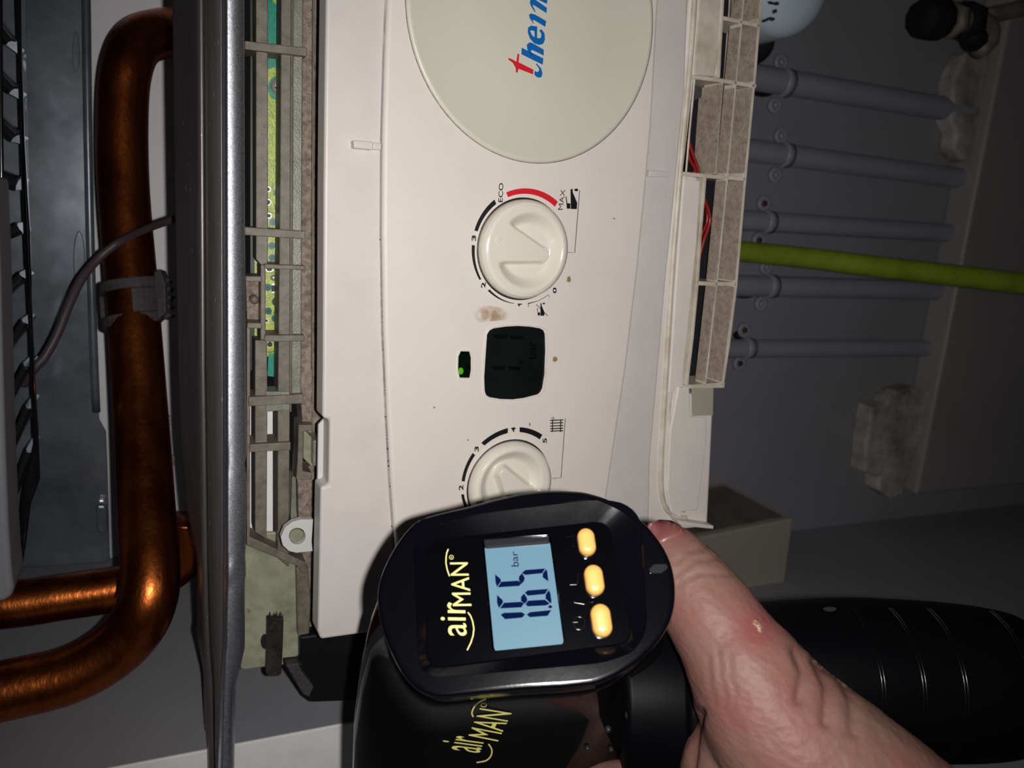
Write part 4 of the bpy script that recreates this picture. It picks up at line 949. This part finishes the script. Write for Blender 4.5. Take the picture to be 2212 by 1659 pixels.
# ================================================================== HAND
def hand():
    C = []   # chains of (u,v,d,r)
    C.append([(1432,1192,.222,.0088),(1450,1215,.220,.0106),(1488,1262,.216,.0118),(1536,1330,.211,.0128),(1580,1400,.207,.0138),(1618,1460,.204,.0158),(1676,1556,.202,.0190),(1760,1656,.200,.0222),(1870,1780,.198,.0258),(2005,1915,.195,.0275),(2200,2100,.19,.028)])
    C.append([(1612,1500,.207,.0145),(1640,1600,.212,.0175),(1640,1720,.215,.022),(1750,1830,.22,.024),(1950,1950,.215,.028)])
    C.append([(1612,1540,.210,.0125),(1608,1620,.220,.0140),(1590,1720,.235,.016),(1700,1850,.24,.022)])
    # index finger: along the underside of the barrel
    C.append([(1600,1750,.235,.0135),(1520,1725,.232,.0112),(1430,1716,.232,.0100),(1330,1714,.236,.0096),(1240,1722,.246,.0090),(1190,1726,.260,.0078)])
    # middle, ring and little fingers curl round the handle, out of sight behind it
    for k,(u,r) in enumerate([(1620,.0100),(1720,.0096),(1815,.0084)]):
        C.append([(u+60,1800,.238,r*1.25),(u+20,1790,.262,r*1.1),(u,1720,.292,r),(u-6,1600,.303,r*.96),(u-10,1500,.303,r*.9),(u-10,1430,.297,r*.8)])
    C.append([(1640,1780,.236,.016),(1760,1830,.236,.018),(1880,1870,.235,.019)])
    bm = bmesh.new()
    for ch in C:
        q = smoothpath([tuple(P(u,v,d))+(r,) for u,v,d,r in ch], 6)
        pts = []
        for a,b in zip(q,q[1:]):
            L = (Vector(b[:3])-Vector(a[:3])).length; n = max(1,int(L/.0022))
            for k in range(n): t=k/n; pts.append([x*(1-t)+y*t for x,y in zip(a,b)])
        pts.append(q[-1])
        for p in pts: bmesh.ops.create_icosphere(bm, subdivisions=3, radius=p[3], matrix=Matrix.Translation(p[:3]))
    c = P(1650,1560,.2)
    for v in bm.verts: v.co -= c
    me = bpy.data.meshes.new('hand'); bm.to_mesh(me); bm.free()
    o = bpy.data.objects.new('tmp', me); COL.objects.link(o)
    md = o.modifiers.new('r','REMESH'); md.mode='VOXEL'; md.voxel_size=.00095
    s = o.modifiers.new('s','SMOOTH'); s.iterations=14; s.factor=.6
    bpy.context.view_layer.update()
    me2 = bpy.data.meshes.new_from_object(o.evaluated_get(_dg())); bpy.data.objects.remove(o)
    me2.name='hand'
    # creases and knuckle folds, and the reddened patch, worked into the surface
    creases = [  # (u,v) polyline, depth, width (px)
        ([(1462,1212),(1490,1190),(1530,1180)],.0004,7), ([(1462,1240),(1500,1210),(1552,1205)],.0004,8), ([(1466,1262),(1505,1238),(1575,1240)],.00035,7),
        ([(1722,1405),(1740,1450),(1728,1510)],.0014,13), ([(1764,1425),(1792,1480),(1786,1560)],.0014,13), ([(1812,1450),(1842,1510),(1846,1580)],.0010,12),
        ([(1512,1540),(1500,1590),(1492,1659)],.0016,10), ([(1530,1420),(1534,1480),(1545,1520)],.0003,5), ([(1550,1400),(1556,1460),(1568,1510)],.0003,5), ([(1575,1420),(1578,1470),(1590,1500)],.0002,5)]
    att = me2.attributes.new('red','FLOAT','POINT')
    reds = [(1640,1355,48,.85),(1455,1150,30,.3),(1605,1540,45,.35),(1490,1330,60,.25)]
    nrm = [v.normal.copy() for v in me2.vertices]
    for i,v in enumerate(me2.vertices):
        wp = v.co + c - CAM; z = -B.dot(wp); u = CU+F*R.dot(wp)/z; vv = CV-F*U.dot(wp)/z
        att.data[i].value = min(1,sum(a*math.exp(-((u-ru)**2+(vv-rv)**2)/(rr*rr)) for ru,rv,rr,a in reds))
        if nrm[i].dot(ray(u,vv)) > .1: continue
        disp = .0002*noise.noise(Vector(v.co)*160)+.00012*noise.noise(Vector(v.co)*500)
        for pl,dep,wd in creases:
            best=1e9
            for a,b in zip(pl,pl[1:]):
                ax,ay=a;bx,by=b; t=max(0,min(1,((u-ax)*(bx-ax)+(vv-ay)*(by-ay))/((bx-ax)**2+(by-ay)**2)))
                d=math.hypot(u-ax-(bx-ax)*t, vv-ay-(by-ay)*t); best=min(best,d)
            if best<wd*3: disp -= dep*math.exp(-(best/wd)**2)
        v.co += nrm[i]*disp
    h = thing('hand', 'bare hand gripping the inflator, thumb up with a small scab', 'hand', c)
    ho = bpy.data.objects.new('skin', me2); COL.objects.link(ho); ho.parent = h
    me2.materials.clear(); me2.materials.append(MT['skin'])
    for p in me2.polygons: p.use_smooth=True
    # nail and scab sit on the surface: cast rays onto the skin
    b2 = bmesh.new(); b2.from_mesh(me2); bv = BVHTree.FromBMesh(b2)
    def on(u,v,lift):
        d = ray(u,v).normalized(); hit = bv.ray_cast(CAM-c, d)
        if hit[0] is None: return None
        return hit[0]+c+hit[1]*lift if hit[1].dot(d)<0 else hit[0]+c-d*lift
    def patch(name, poly, cen_, lift, m, n=8):
        vs=[]; ok=[]; K=len(poly)
        for r in range(n+1):
            for p in poly:
                t=r/n; u=cen_[0]+(p[0]-cen_[0])*t; v=cen_[1]+(p[1]-cen_[1])*t
                lf = lift*(1-(t**6))+ (-.0003 if r==n else 0)
                vs.append(on(u,v,lf) or (on(cen_[0]+(p[0]-cen_[0])*t*.9,cen_[1]+(p[1]-cen_[1])*t*.9,lf)) or P(u,v,.212))
        fs=[[r*K+k,r*K+(k+1)%K,(r+1)*K+(k+1)%K,(r+1)*K+k] for r in range(n) for k in range(K)]
        return mk(name, vs, fs, m, h, smooth=True)
    nail = [(1400,1130),(1425,1122),(1450,1124),(1470,1134),(1482,1148),(1484,1156),(1462,1162),(1440,1170),(1422,1178),(1405,1165),(1395,1148)]
    patch('nail', nail, (1440,1148), .0008, 'nail')
    patch('scab', [(1626,1338),(1634,1337),(1640,1346),(1648,1356),(1650,1366),(1644,1369),(1636,1362),(1630,1352),(1624,1345)], (1638,1354), .0006, 'scab', 5)
    return h
hand()
